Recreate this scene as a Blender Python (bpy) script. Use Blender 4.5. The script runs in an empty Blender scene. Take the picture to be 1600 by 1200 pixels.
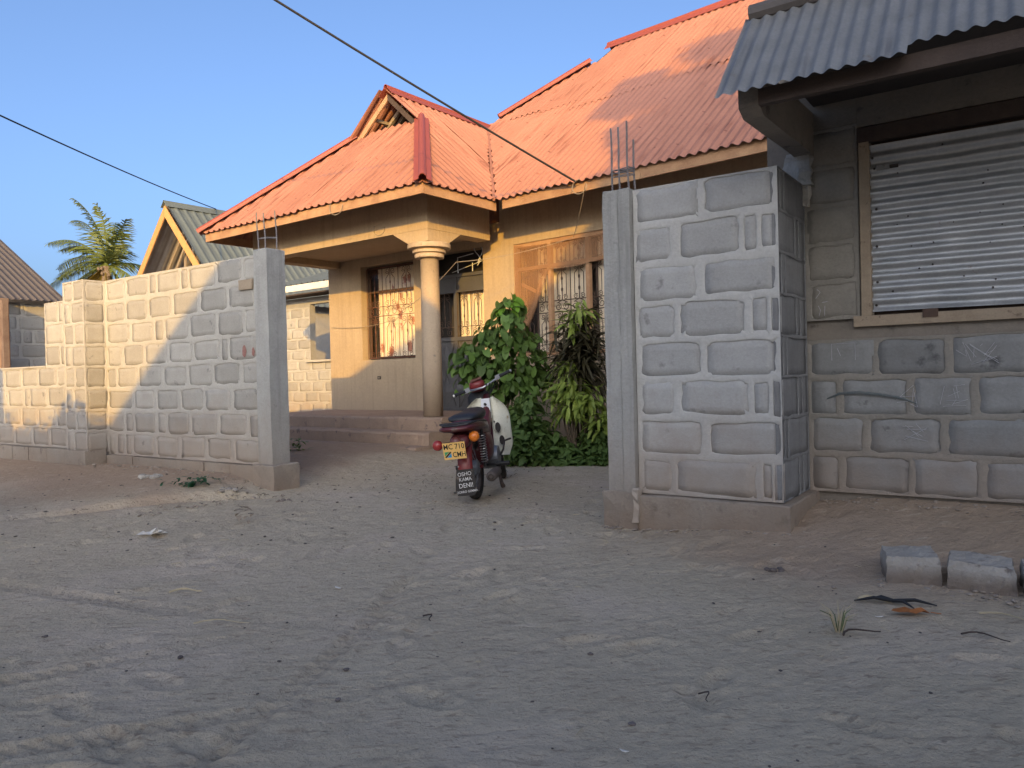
import bpy, math, random
import numpy as np
from mathutils import Vector, Matrix

# ------------------------------------------------------------------ camera, sky, sun, exposure
scn = bpy.context.scene
col = scn.collection
rad = math.radians
PITCH, ROLL = rad(0.6), rad(1.4)
fw = Vector((0, math.cos(PITCH), -math.sin(PITCH)))
r0 = Vector((1, 0, 0)); u0 = r0.cross(fw)
rt = r0*math.cos(ROLL) - u0*math.sin(ROLL)
up = u0*math.cos(ROLL) + r0*math.sin(ROLL)
cd = bpy.data.cameras.new('camera'); cam = bpy.data.objects.new('camera', cd); col.objects.link(cam)
cd.sensor_width = 36; cd.lens = 27.0; cd.clip_start = 0.05; cd.clip_end = 2000
cam.matrix_world = Matrix(((rt.x, up.x, -fw.x, 0), (rt.y, up.y, -fw.y, 0), (rt.z, up.z, -fw.z, 1.05), (0, 0, 0, 1)))
scn.camera = cam

SUN_EL = rad(12.0); SUN_AZ = rad(180.0)      # the sun stands low behind the camera
world = bpy.data.worlds.new('World'); scn.world = world; world.use_nodes = True
wn = world.node_tree; bg = wn.nodes['Background']
sky = wn.nodes.new('ShaderNodeTexSky'); sky.sky_type = 'NISHITA'; sky.sun_disc = False
sky.sun_elevation = SUN_EL; sky.sun_rotation = SUN_AZ
sky.air_density = 0.6; sky.dust_density = 6.0; sky.ozone_density = 2.8
wn.links.new(sky.outputs[0], bg.inputs[0]); bg.inputs[1].default_value = 0.15
sd = bpy.data.lights.new('sun', 'SUN'); sun = bpy.data.objects.new('sun', sd); col.objects.link(sun)
sd.energy = 2.05; sd.angle = rad(0.4); sd.color = (1.0, 0.56, 0.09)
to_sun = Vector((math.sin(SUN_AZ)*math.cos(SUN_EL), math.cos(SUN_AZ)*math.cos(SUN_EL), math.sin(SUN_EL)))
sun.rotation_euler = to_sun.to_track_quat('Z', 'Y').to_euler()
vs = scn.view_settings
vs.view_transform = 'Standard'; vs.look = 'None'; vs.gamma = 1.0; vs.use_curve_mapping = False
vs.exposure = 1.43
scn.cycles.max_bounces = 6

# ------------------------------------------------------------------ helpers
R = random.Random(7)
V3 = Vector
Z = V3((0, 0, 1))

def tag(o, label=None, cat=None, group=None, kind=None):
    if label: o['label'] = label
    if cat: o['category'] = cat
    if group: o['group'] = group
    if kind: o['kind'] = kind
    return o

def thing(name, loc, label, cat, group=None):
    o = bpy.data.objects.new(name, None); col.objects.link(o)
    o.location = loc; o.empty_display_size = 0.2
    return tag(o, label, cat, group)

def rootloc(p):
    l = V3((0, 0, 0))
    while p is not None:
        l = l + p.location; p = p.parent
    return l

class MB:
    """collects world-space vertices and faces; build() links them as one mesh object"""
    def __init__(s, xf=None):
        s.v = []; s.f = []; s.m = []; s.xf = xf; s.mi = 0
    def av(s, p):
        p = V3(p)
        if s.xf is not None: p = s.xf @ p
        s.v.append(p); return len(s.v)-1
    def face(s, ids):
        s.f.append(tuple(ids)); s.m.append(s.mi)
    def poly(s, pts):
        s.face([s.av(p) for p in pts])
    def box(s, o, a, b, c):
        """corner o and three edge vectors"""
        o, a, b, c = V3(o), V3(a), V3(b), V3(c)
        if a.cross(b).dot(c) < 0: a, b = b, a
        i = [s.av(p) for p in (o, o+a, o+a+b, o+b, o+c, o+a+c, o+a+b+c, o+b+c)]
        for q in ((0, 3, 2, 1), (4, 5, 6, 7), (0, 1, 5, 4), (1, 2, 6, 5), (2, 3, 7, 6), (3, 0, 4, 7)):
            s.face([i[k] for k in q])
        return s
    def cbox(s, c, dx, dy, dz, sx, sy, sz):
        dx, dy, dz = V3(dx).normalized()*sx, V3(dy).normalized()*sy, V3(dz).normalized()*sz
        return s.box(V3(c)-dx/2-dy/2-dz/2, dx, dy, dz)
    def tube(s, pts, r, n=6, cap=True):
        pts = [V3(p) for p in pts]
        rs = r if isinstance(r, (list, tuple)) else [r]*len(pts)
        rings = []; ref = None
        for i, p in enumerate(pts):
            d = (pts[min(i+1, len(pts)-1)] - pts[max(i-1, 0)])
            if d.length < 1e-9: d = V3((0, 0, 1))
            d.normalize()
            if ref is None: ref = V3((0, 0, 1)) if abs(d.z) < 0.9 else V3((1, 0, 0))
            x = ref - d*ref.dot(d)
            if x.length < 1e-6: x = d.orthogonal()
            x.normalize(); y = d.cross(x); ref = x
            rings.append([s.av(p + (x*math.cos(2*math.pi*k/n) + y*math.sin(2*math.pi*k/n))*rs[i]) for k in range(n)])
        for a, b in zip(rings, rings[1:]):
            for k in range(n): s.face((a[k], a[(k+1) % n], b[(k+1) % n], b[k]))
        if cap:
            s.face(rings[0][::-1]); s.face(rings[-1])
        return s
    def lathe(s, c, axis, prof, n=16, cap=True):
        """prof: list of (radius, height along axis)"""
        axis = V3(axis).normalized(); x = axis.orthogonal().normalized(); y = axis.cross(x); c = V3(c)
        rings = [[s.av(c + axis*h + (x*math.cos(2*math.pi*k/n)+y*math.sin(2*math.pi*k/n))*r) for k in range(n)] for r, h in prof]
        for a, b in zip(rings, rings[1:]):
            for k in range(n): s.face((a[k], a[(k+1) % n], b[(k+1) % n], b[k]))
        if cap:
            s.face(rings[0][::-1]); s.face(rings[-1])
        return s
    def prism(s, pts, ext):
        """closed polygon extruded by vector"""
        ext = V3(ext)
        a = [s.av(p) for p in pts]; b = [s.av(V3(p)+ext) for p in pts]
        n = len(a)
        for k in range(n): s.face((a[k], a[(k+1) % n], b[(k+1) % n], b[k]))
        s.face(a[::-1]); s.face(b); return s
    def grid(s, rows):
        ids = [[s.av(p) for p in r] for r in rows]
        for a, b in zip(ids, ids[1:]):
            for k in range(len(a)-1): s.face((a[k], a[k+1], b[k+1], b[k]))
        return ids
    def build(s, name, mat, parent=None, smooth=False, loc=None, label=None, kind=None):
        base = rootloc(parent) if parent is not None else (V3(loc) if loc is not None else V3((0, 0, 0)))
        me = bpy.data.meshes.new(name)
        me.from_pydata([tuple(p-base) for p in s.v], [], s.f)
        mats = mat if isinstance(mat, (list, tuple)) else [mat]
        for m in mats: me.materials.append(m)
        if len(mats) > 1: me.polygons.foreach_set('material_index', s.m)
        if smooth: me.polygons.foreach_set('use_smooth', [True]*len(me.polygons))
        me.update()
        o = bpy.data.objects.new(name, me); col.objects.link(o)
        if parent is not None: o.parent = parent
        elif loc is not None: o.location = loc
        return tag(o, label, None, None, kind)

def inst(name, me, M, parent, label=None):
    """another object on a shared mesh, placed by a world matrix under an unrotated parent"""
    o = bpy.data.objects.new(name, me); col.objects.link(o)
    M = M.copy(); M.translation = M.translation - rootloc(parent)
    o.parent = parent; o.matrix_local = M
    if label: o['label'] = label
    return o

def mesh_of(name, verts, faces, mat, smooth=True):
    me = bpy.data.meshes.new(name); me.from_pydata([tuple(v) for v in verts], [], faces)
    me.materials.append(mat)
    if smooth: me.polygons.foreach_set('use_smooth', [True]*len(me.polygons))
    me.update(); return me

# ------------------------------------------------------------------ materials
def pmat(name, c1, c2=None, scale=4.0, rough=0.9, metal=0.0, bump=0.0, bscale=60.0, rnd=0.0, dirt=None,
         streak=0.0, spots=None, spec=0.3, wave=None, alpha=None, trans=0.0, two=None, uvstain=None):
    """principled with two-scale noise colour, optional splash of dirt near the ground, streaks, spots and bump"""
    m = bpy.data.materials.new(name); m.use_nodes = True
    nt = m.node_tree; N = nt.nodes; L = nt.links; bs = N['Principled BSDF']
    bs.inputs['Roughness'].default_value = rough; bs.inputs['Metallic'].default_value = metal
    bs.inputs['Specular IOR Level'].default_value = spec
    geo = N.new('ShaderNodeNewGeometry'); pos = geo.outputs['Position']
    def noise(sc, det=4, vec=None, ro=0.6):
        n = N.new('ShaderNodeTexNoise'); n.inputs['Scale'].default_value = sc; n.inputs['Detail'].default_value = det
        n.inputs['Roughness'].default_value = ro
        L.new(vec if vec is not None else pos, n.inputs['Vector']); return n.outputs['Fac']
    def ramp(fac, lo, hi):
        r = N.new('ShaderNodeMapRange'); r.inputs[1].default_value = lo; r.inputs[2].default_value = hi
        L.new(fac, r.inputs[0]); return r.outputs[0]
    def mix(fac, a, b, mode='MIX'):
        x = N.new('ShaderNodeMix'); x.data_type = 'RGBA'; x.blend_type = mode
        for sock, val in ((x.inputs[0], fac), (x.inputs[6], a), (x.inputs[7], b)):
            if hasattr(val, 'is_output'): L.new(val, sock)
            elif isinstance(val, (int, float)): sock.default_value = val
            else: sock.default_value = (*val, 1)
        return x.outputs[2]
    c2 = c2 or tuple(x*0.8 for x in c1)
    c = mix(ramp(noise(scale, 5), 0.32, 0.68), c1, c2)
    fine = ramp(noise(scale*9+13, 3), 0.25, 0.75)
    c = mix(0.35, c, mix(fine, tuple(x*0.75 for x in c1), tuple(min(1, x*1.2) for x in c1)))
    if rnd:
        oi = N.new('ShaderNodeObjectInfo')
        r = N.new('ShaderNodeMapRange'); r.inputs[3].default_value = 1-rnd; r.inputs[4].default_value = 1+rnd
        L.new(oi.outputs['Random'], r.inputs[0])
        cc = N.new('ShaderNodeCombineColor')
        for k in range(3): L.new(r.outputs[0], cc.inputs[k])
        c = mix(1.0, c, cc.outputs[0], 'MULTIPLY')
    if two:                                   # second pigment in big ragged patches
        c = mix(ramp(noise(two[1], 6), two[2], two[2]+0.12), c, two[0])
    if streak:
        mp = N.new('ShaderNodeMapping'); mp.inputs['Scale'].default_value = (14, 14, 0.7); L.new(pos, mp.inputs['Vector'])
        c = mix(ramp(noise(1.0, 5, mp.outputs[0]), 0.5, 0.75), c, mix(streak, c, tuple(x*0.35 for x in c1)))
    if spots:
        c = mix(ramp(noise(spots[1], 4), spots[2]-0.02, spots[2]+0.08), c, spots[0])
    if dirt:
        sx = N.new('ShaderNodeSeparateXYZ'); L.new(pos, sx.inputs[0])
        ad = N.new('ShaderNodeMath'); ad.operation = 'MULTIPLY_ADD'
        L.new(noise(3.0, 5), ad.inputs[0]); ad.inputs[1].default_value = -(dirt[2]-dirt[1])*1.2; L.new(sx.outputs[2], ad.inputs[2])
        f = ramp(ad.outputs[0], dirt[2]-(dirt[2]-dirt[1])*0.6, dirt[1]-(dirt[2]-dirt[1])*0.6)
        mu = N.new('ShaderNodeMath'); mu.operation = 'MULTIPLY'; L.new(f, mu.inputs[0]); mu.inputs[1].default_value = dirt[3] if len(dirt) > 3 else 0.85
        c = mix(mu.outputs[0], c, dirt[0])
    if uvstain:
        uv = N.new('ShaderNodeUVMap'); mpu = N.new('ShaderNodeMapping'); mpu.inputs['Scale'].default_value = (uvstain[1], uvstain[2], 1); L.new(uv.outputs[0], mpu.inputs['Vector'])
        nz_ = N.new('ShaderNodeTexNoise'); nz_.inputs['Scale'].default_value = 1.0; nz_.inputs['Detail'].default_value = 5; L.new(mpu.outputs[0], nz_.inputs['Vector'])
        big = ramp(noise(0.9, 4), 0.40, 0.62)
        mm_ = N.new('ShaderNodeMath'); mm_.operation = 'MULTIPLY'; L.new(ramp(nz_.outputs['Fac'], 0.54, 0.66), mm_.inputs[0]); L.new(big, mm_.inputs[1])
        c = mix(mm_.outputs[0], c, uvstain[0])
        if len(uvstain) > 3:                  # rows of roofing nails
            vm = []
            for op_, val in (('DIVIDE', (0.30, 0.85, 1)), ('FRACTION', None), ('SUBTRACT', (0.5, 0.5, 0)), ('MULTIPLY', (0.30, 0.85, 0))):
                q_ = N.new('ShaderNodeVectorMath'); q_.operation = op_; L.new(vm[-1].outputs[0] if vm else uv.outputs[0], q_.inputs[0])
                if val: q_.inputs[1].default_value = val
                vm.append(q_)
            ln = N.new('ShaderNodeVectorMath'); ln.operation = 'LENGTH'; L.new(vm[-1].outputs[0], ln.inputs[0])
            c = mix(ramp(ln.outputs['Value'], 0.020, 0.012), c, uvstain[0])
    L.new(c, bs.inputs['Base Color'])
    if bump:
        b = N.new('ShaderNodeBump'); b.inputs['Strength'].default_value = 1.0; b.inputs['Distance'].default_value = bump
        a = N.new('ShaderNodeMath'); a.operation = 'MULTIPLY_ADD'
        L.new(noise(bscale, 6, ro=0.7), a.inputs[0]); a.inputs[1].default_value = 0.6; L.new(noise(bscale*0.18, 4), a.inputs[2])
        L.new(a.outputs[0], b.inputs['Height']); L.new(b.outputs[0], bs.inputs['Normal'])
    if trans:                                 # thin leaf: some light passes through
        out = N['Material Output']; tl = N.new('ShaderNodeBsdfTranslucent'); L.new(c, tl.inputs[0])
        ms = N.new('ShaderNodeMixShader'); ms.inputs[0].default_value = trans
        L.new(bs.outputs[0], ms.inputs[1]); L.new(tl.outputs[0], ms.inputs[2]); L.new(ms.outputs[0], out.inputs[0])
    if alpha is not None:
        bs.inputs['Alpha'].default_value = alpha
    return m

DUST = (0.30, 0.235, 0.185)
M = {}
M['block'] = pmat('block_concrete', (0.355, 0.34, 0.305), (0.29, 0.275, 0.245), 7, 0.95, bump=0.0035, bscale=110, rnd=0.13, dirt=((0.31, 0.245, 0.19), 0.15, 0.95, 0.85), spots=((0.16, 0.155, 0.15), 9, 0.66))
M['mortar'] = pmat('mortar', (0.43, 0.41, 0.365), (0.365, 0.345, 0.305), 5, 0.95, bump=0.006, bscale=70, dirt=((0.33, 0.265, 0.21), 0.15, 0.95, 0.85))
M['pier_block'] = pmat('pier_block', (0.40, 0.395, 0.375), (0.33, 0.325, 0.31), 6, 0.95, bump=0.0035, bscale=110, rnd=0.10, dirt=((0.31, 0.245, 0.19), 0.15, 0.9, 0.85), spots=((0.22, 0.215, 0.205), 7, 0.66))
M['pier_mortar'] = pmat('pier_mortar', (0.475, 0.465, 0.435), (0.41, 0.40, 0.37), 4, 0.95, bump=0.006, bscale=60, dirt=((0.33, 0.265, 0.21), 0.15, 0.85, 0.85))
M['core'] = pmat('wall_core', (0.33, 0.32, 0.30), None, 5, 0.95, bump=0.006, dirt=(DUST, 0.1, 0.7, 0.7))
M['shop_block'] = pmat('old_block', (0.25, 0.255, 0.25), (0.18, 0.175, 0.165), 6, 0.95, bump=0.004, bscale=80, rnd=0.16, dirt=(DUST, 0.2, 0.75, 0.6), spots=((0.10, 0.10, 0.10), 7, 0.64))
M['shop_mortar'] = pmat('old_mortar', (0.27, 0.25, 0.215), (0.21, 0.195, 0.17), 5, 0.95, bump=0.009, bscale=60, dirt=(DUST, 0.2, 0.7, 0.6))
M['shaded_side_block'] = pmat('shaded_side_block', (0.21, 0.21, 0.21), (0.15, 0.15, 0.15), 6, 0.95, bump=0.006, rnd=0.12, streak=0.4)  # pier's side return, coloured darker for the shade on that face
M['concrete'] = pmat('cast_concrete', (0.38, 0.375, 0.35), (0.27, 0.265, 0.245), 5, 0.95, bump=0.012, bscale=40, streak=0.5, dirt=((0.29, 0.235, 0.185), 0.1, 0.9, 0.7), spots=((0.2, 0.195, 0.185), 9, 0.69))
M['plinth'] = pmat('plinth_concrete', (0.33, 0.29, 0.24), (0.23, 0.195, 0.16), 4, 0.95, bump=0.012, bscale=40, dirt=((0.25, 0.185, 0.135), -0.02, 0.40, 0.9), spots=((0.16, 0.14, 0.12), 7, 0.60))
M['plaster'] = pmat('beige_plaster', (0.44, 0.34, 0.225), (0.37, 0.285, 0.19), 2.0, 0.92, bump=0.005, bscale=30, streak=0.28, spots=((0.36, 0.28, 0.20), 5, 0.66), dirt=((0.36, 0.28, 0.21), 0.4, 1.0, 0.5))
M['plaster_old'] = pmat('worn_plaster', (0.43, 0.335, 0.235), (0.37, 0.285, 0.20), 3, 0.92, bump=0.004, bscale=50, spots=((0.24, 0.20, 0.16), 14, 0.66), dirt=((0.34, 0.26, 0.2), 0.4, 1.4, 0.6))
M['slab'] = pmat('step_cement', (0.38, 0.275, 0.20), (0.28, 0.20, 0.15), 3, 0.9, bump=0.010, bscale=35, spots=((0.17, 0.13, 0.11), 8, 0.62))
M['red_roof'] = pmat('red_roof_paint', (0.39, 0.180, 0.122), (0.33, 0.148, 0.10), 2.2, 0.62, uvstain=((0.19, 0.075, 0.05), 17, 1.1, True), bump=0.002, bscale=30, rnd=0.10, spots=((0.27, 0.10, 0.065), 11, 0.66), spec=0.3)
M['red_cap'] = pmat('red_ridge_paint', (0.30, 0.075, 0.05), (0.24, 0.06, 0.045), 3, 0.5, rnd=0.06)
M['zinc'] = pmat('weathered_zinc', (0.235, 0.235, 0.23), (0.155, 0.155, 0.15), 5, 0.55, metal=0.35, bump=0.002, bscale=40, uvstain=((0.12, 0.12, 0.125), 26, 1.5), spots=((0.16, 0.13, 0.11), 10, 0.68), spec=0.4)
M['shutter'] = pmat('galvanised_sheet', (0.43, 0.44, 0.445), (0.30, 0.315, 0.32), 6, 0.45, metal=0.6, bump=0.002, bscale=30, spots=((0.22, 0.17, 0.13), 14, 0.70), spec=0.5)
M['dark_roof'] = pmat('dark_grey_roof', (0.115, 0.10, 0.09), (0.09, 0.08, 0.075), 3, 0.6, rnd=0.08)
M['green_roof'] = pmat('grey_green_roof', (0.13, 0.155, 0.155), (0.10, 0.12, 0.12), 3, 0.55, rnd=0.06)
M['wood_fascia'] = pmat('fascia_timber', (0.44, 0.27, 0.15), (0.25, 0.125, 0.07), 5, 0.85, bump=0.003, rnd=0.12)
M['wood_pale'] = pmat('pale_timber', (0.33, 0.265, 0.19), (0.22, 0.17, 0.12), 9, 0.9, bump=0.003, rnd=0.12, spots=((0.15, 0.11, 0.08), 16, 0.66))
M['wood_orange'] = pmat('new_timber', (0.55, 0.29, 0.11), (0.46, 0.23, 0.085), 5, 0.8, rnd=0.1)
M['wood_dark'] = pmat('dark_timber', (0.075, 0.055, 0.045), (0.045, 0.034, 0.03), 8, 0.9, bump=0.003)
M['near_black'] = pmat('shade_and_black', (0.06, 0.052, 0.048), (0.04, 0.036, 0.034), 5, 0.95)  # stands in for shade under the eave and in gablets; also black fittings
M['shop_plaster'] = pmat('shop_plaster', (0.23, 0.20, 0.165), (0.17, 0.15, 0.125), 4, 0.95, bump=0.006, spots=((0.11, 0.095, 0.08), 8, 0.64))
M['iron'] = pmat('rusty_iron', (0.10, 0.062, 0.045), (0.055, 0.04, 0.032), 20, 0.8)
M['rust_red'] = pmat('red_iron', (0.17, 0.075, 0.05), (0.10, 0.05, 0.035), 20, 0.8)
M['rebar'] = pmat('steel_rebar', (0.21, 0.20, 0.20), (0.13, 0.11, 0.10), 25, 0.75, bump=0.002, bscale=300)
M['door_metal'] = pmat('grey_door_metal', (0.095, 0.092, 0.09), (0.07, 0.066, 0.064), 4, 0.55, spec=0.4)
M['dark'] = pmat('dark_interior', (0.045, 0.04, 0.036), None, 4, 0.95)  # near-black colour stands in for the unlit rooms behind windows and door
M['cream_cloth'] = pmat('cream_curtain', (0.74, 0.63, 0.46), (0.66, 0.55, 0.40), 3, 0.95)
M['white_fascia'] = pmat('white_fascia', (0.78, 0.74, 0.64), None, 3, 0.8)
M['black_plastic'] = pmat('black_plastic', (0.02, 0.02, 0.022), (0.03, 0.03, 0.03), 8, 0.5, spec=0.4)
M['tyre'] = pmat('tyre_rubber', (0.028, 0.027, 0.026), (0.065, 0.055, 0.047), 14, 0.9, spots=((0.13, 0.10, 0.08), 18, 0.60))
M['seat'] = pmat('black_vinyl', (0.016, 0.018, 0.024), (0.03, 0.03, 0.032), 8, 0.5, spec=0.45, spots=((0.10, 0.085, 0.07), 20, 0.66))
M['maroon'] = pmat('maroon_paint', (0.10, 0.018, 0.022), (0.07, 0.015, 0.018), 5, 0.38, spec=0.5, spots=((0.15, 0.10, 0.08), 16, 0.60))
M['red_plastic'] = pmat('red_plastic', (0.20, 0.022, 0.022), (0.15, 0.02, 0.02), 6, 0.4, spec=0.5)
M['cream_panel'] = pmat('cream_plastic', (0.66, 0.65, 0.54), (0.56, 0.53, 0.39), 6, 0.45, spec=0.5, spots=((0.36, 0.29, 0.16), 11, 0.63))
M['chrome'] = pmat('worn_chrome', (0.55, 0.55, 0.55), (0.4, 0.4, 0.4), 15, 0.28, metal=0.9)
M['alu'] = pmat('engine_alloy', (0.26, 0.27, 0.29), (0.17, 0.17, 0.18), 14, 0.5, metal=0.6)
M['exhaust'] = pmat('rusty_exhaust', (0.16, 0.135, 0.12), (0.10, 0.08, 0.07), 12, 0.65, metal=0.4)
M['amber'] = pmat('amber_lens', (0.72, 0.20, 0.02), (0.62, 0.16, 0.02), 6, 0.25, spec=0.6)
M['red_lens'] = pmat('red_lens', (0.36, 0.035, 0.03), (0.28, 0.03, 0.03), 6, 0.25, spec=0.6)
M['brown_lens'] = pmat('faded_red_lens', (0.15, 0.05, 0.045), None, 6, 0.35, spec=0.5)
M['plate'] = pmat('yellow_plate', (0.78, 0.49, 0.16), (0.74, 0.45, 0.14), 6, 0.45)
M['ink'] = pmat('black_print', (0.02, 0.018, 0.018), None, 6, 0.6)
M['white_print'] = pmat('white_print', (0.62, 0.60, 0.57), (0.48, 0.46, 0.44), 40, 0.7)
M['flag_green'] = pmat('green_print', (0.05, 0.34, 0.14), None, 6, 0.6)
M['flag_blue'] = pmat('blue_print', (0.03, 0.30, 0.55), None, 6, 0.6)
M['white_paint'] = pmat('white_painted_metal', (0.70, 0.71, 0.72), None, 6, 0.4)
M['leaf'] = pmat('broad_leaf', (0.125, 0.205, 0.045), (0.08, 0.145, 0.033), 8, 0.55, rnd=0.4, trans=0.32)
M['leaf_top'] = pmat('sunlit_leaf', (0.17, 0.32, 0.035), (0.13, 0.25, 0.03), 8, 0.5, rnd=0.25, trans=0.3)  # brighter green paints the sun on the shrub's top leaves
M['leaf_dark'] = pmat('bronze_strap_leaf', (0.075, 0.065, 0.03), (0.045, 0.038, 0.024), 8, 0.45, rnd=0.4, trans=0.12)
M['leaf_yellow'] = pmat('yellow_green_leaf', (0.30, 0.37, 0.07), (0.15, 0.23, 0.045), 9, 0.5, rnd=0.35, trans=0.25)
M['leaf_ground'] = pmat('ground_leaf', (0.135, 0.21, 0.055), (0.085, 0.15, 0.04), 9, 0.55, rnd=0.4, trans=0.3)
M['fern'] = pmat('fern_leaf', (0.10, 0.16, 0.05), None, 9, 0.6, rnd=0.25, trans=0.2)
M['weed'] = pmat('weed_leaf', (0.03, 0.11, 0.05), None, 9, 0.6, rnd=0.3, trans=0.2)
M['palm'] = pmat('palm_leaf', (0.115, 0.14, 0.032), (0.075, 0.10, 0.028), 2, 0.5, rnd=0.3, trans=0.2)
M['palm_old'] = pmat('palm_yellow', (0.32, 0.24, 0.04), (0.25, 0.18, 0.04), 2, 0.6, rnd=0.2, trans=0.2)
M['bark'] = pmat('bark', (0.15, 0.115, 0.08), (0.10, 0.075, 0.055), 12, 0.95, bump=0.006)
M['far_leaf'] = pmat('tree_leaf', (0.075, 0.10, 0.03), (0.05, 0.075, 0.025), 1.5, 0.7, rnd=0.3, trans=0.2)
M['cable'] = pmat('black_cable', (0.025, 0.025, 0.028), None, 5, 0.7)
M['wire'] = pmat('pale_wire', (0.30, 0.25, 0.19), None, 5, 0.7)
M['straw'] = pmat('dry_straw', (0.48, 0.40, 0.26), (0.38, 0.30, 0.18), 20, 0.9)
M['brown_leaf'] = pmat('dry_leaf', (0.36, 0.13, 0.035), (0.24, 0.085, 0.03), 30, 0.7)
M['paper'] = pmat('white_paper', (0.68, 0.64, 0.58), (0.55, 0.52, 0.46), 30, 0.9)
M['stone'] = pmat('pebble', (0.16, 0.13, 0.115), (0.10, 0.085, 0.08), 30, 0.9, rnd=0.4)
M['kerb'] = pmat('kerb_cement', (0.40, 0.37, 0.325), (0.30, 0.27, 0.23), 9, 0.95, bump=0.012, bscale=45, dirt=((0.19, 0.15, 0.12), 0.03, 0.10, 0.9), spots=((0.2, 0.17, 0.145), 14, 0.6))
M['chalk'] = pmat('chalk', (0.50, 0.50, 0.52), None, 40, 0.95)
M['red_smear'] = pmat('red_smear', (0.26, 0.12, 0.10), (0.33, 0.20, 0.17), 30, 0.9)
M['green_paint'] = pmat('smeared_paint', (0.10, 0.125, 0.13), (0.17, 0.17, 0.165), 30, 0.9)
M['sheet_under'] = pmat('roof_underside', (0.36, 0.33, 0.30), (0.25, 0.22, 0.20), 4, 0.6, metal=0.2)

def curtain_mat():
    m = pmat('flowered_curtain', (0.78, 0.67, 0.50), (0.72, 0.60, 0.44), 3, 0.95)
    nt = m.node_tree; N = nt.nodes; L = nt.links; bs = N['Principled BSDF']
    src = bs.inputs['Base Color'].links[0].from_socket
    tc = N.new('ShaderNodeTexCoord'); mp = N.new('ShaderNodeMapping'); L.new(tc.outputs['Object'], mp.inputs[0])
    mp.inputs['Scale'].default_value = (5.5, 5.5, 3.2)
    vo = N.new('ShaderNodeTexVoronoi'); vo.inputs['Scale'].default_value = 1.0; L.new(mp.outputs[0], vo.inputs['Vector'])
    no = N.new('ShaderNodeTexNoise'); no.inputs['Scale'].default_value = 9; L.new(mp.outputs[0], no.inputs['Vector'])
    ad = N.new('ShaderNodeMath'); ad.operation = 'MULTIPLY_ADD'; L.new(no.outputs['Fac'], ad.inputs[0]); ad.inputs[1].default_value = 0.5
    L.new(vo.outputs['Distance'], ad.inputs[2])
    mr = N.new('ShaderNodeMapRange'); mr.inputs[1].default_value = 0.60; mr.inputs[2].default_value = 0.46; L.new(ad.outputs[0], mr.inputs[0])
    mx = N.new('ShaderNodeMix'); mx.data_type = 'RGBA'; L.new(mr.outputs[0], mx.inputs[0]); L.new(src, mx.inputs[6])
    mx.inputs[7].default_value = (0.36, 0.15, 0.10, 1); L.new(mx.outputs[2], bs.inputs['Base Color'])
    return m
M['flower_cloth'] = curtain_mat()

def thin_mat(name, c, mixf, gloss=False):
    m = bpy.data.materials.new(name); m.use_nodes = True; nt = m.node_tree; N = nt.nodes; L = nt.links
    out = N['Material Output']; N.remove(N['Principled BSDF'])
    tr = N.new('ShaderNodeBsdfTransparent'); ms = N.new('ShaderNodeMixShader'); ms.inputs[0].default_value = mixf
    b = N.new('ShaderNodeBsdfGlossy' if gloss else 'ShaderNodeBsdfDiffuse'); b.inputs[0].default_value = (*c, 1)
    if gloss: b.inputs['Roughness'].default_value = 0.05
    L.new(tr.outputs[0], ms.inputs[1]); L.new(b.outputs[0], ms.inputs[2])
    if gloss:
        lw = N.new('ShaderNodeLayerWeight'); pw = N.new('ShaderNodeMath'); pw.operation = 'POWER'; pw.inputs[1].default_value = 4.0; ad = N.new('ShaderNodeMath'); ad.operation = 'MULTIPLY_ADD'; ad.inputs[1].default_value = 0.7; ad.inputs[2].default_value = 0.025
        L.new(lw.outputs['Facing'], pw.inputs[0]); L.new(pw.outputs[0], ad.inputs[0]); L.new(ad.outputs[0], ms.inputs[0])
    L.new(ms.outputs[0], out.inputs[0]); return m
M['net'] = thin_mat('mosquito_net', (0.36, 0.20, 0.11), 0.55)
M['glass'] = thin_mat('window_glass', (0.9, 0.92, 0.95), 0.1, True)

# ------------------------------------------------------------------ frames of reference (metres)
def udir(deg): a = rad(deg); return V3((-math.sin(a), math.cos(a), 0))
U1 = udir(55.4); N1 = V3((-U1.y, U1.x, 0)); A1 = -U1       # fence line: U1 runs left, N1 faces the road
PC = V3((1.638, 4.67, 0))                                   # front right corner of the gate pier
UP = udir(52.5); VP = V3((UP.y, -UP.x, 0))                  # porch
UM = udir(48.5); VM = V3((UM.y, -UM.x, 0))                  # main part of the house
EP = V3((-1.018, 9.267, 0)); VV = V3((-0.154, 10.332, 0))   # porch eave corner, foot of the valley
S0 = PC - N1*0.65                                           # corner where the pier meets the shop wall

def fp(t, d=0.0, z=0.0): return PC + U1*t + N1*d + Z*z     # fence line coordinates
def sp(t, d=0.0, z=0.0): return S0 + A1*t + N1*d + Z*z     # shop coordinates (t to the right, d to the road)
def pp(a, b, z=0.0): return EP + UP*a + VP*b + Z*z
def mp_(a, b, z=0.0): return VV + UM*a + VM*b + Z*z

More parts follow.
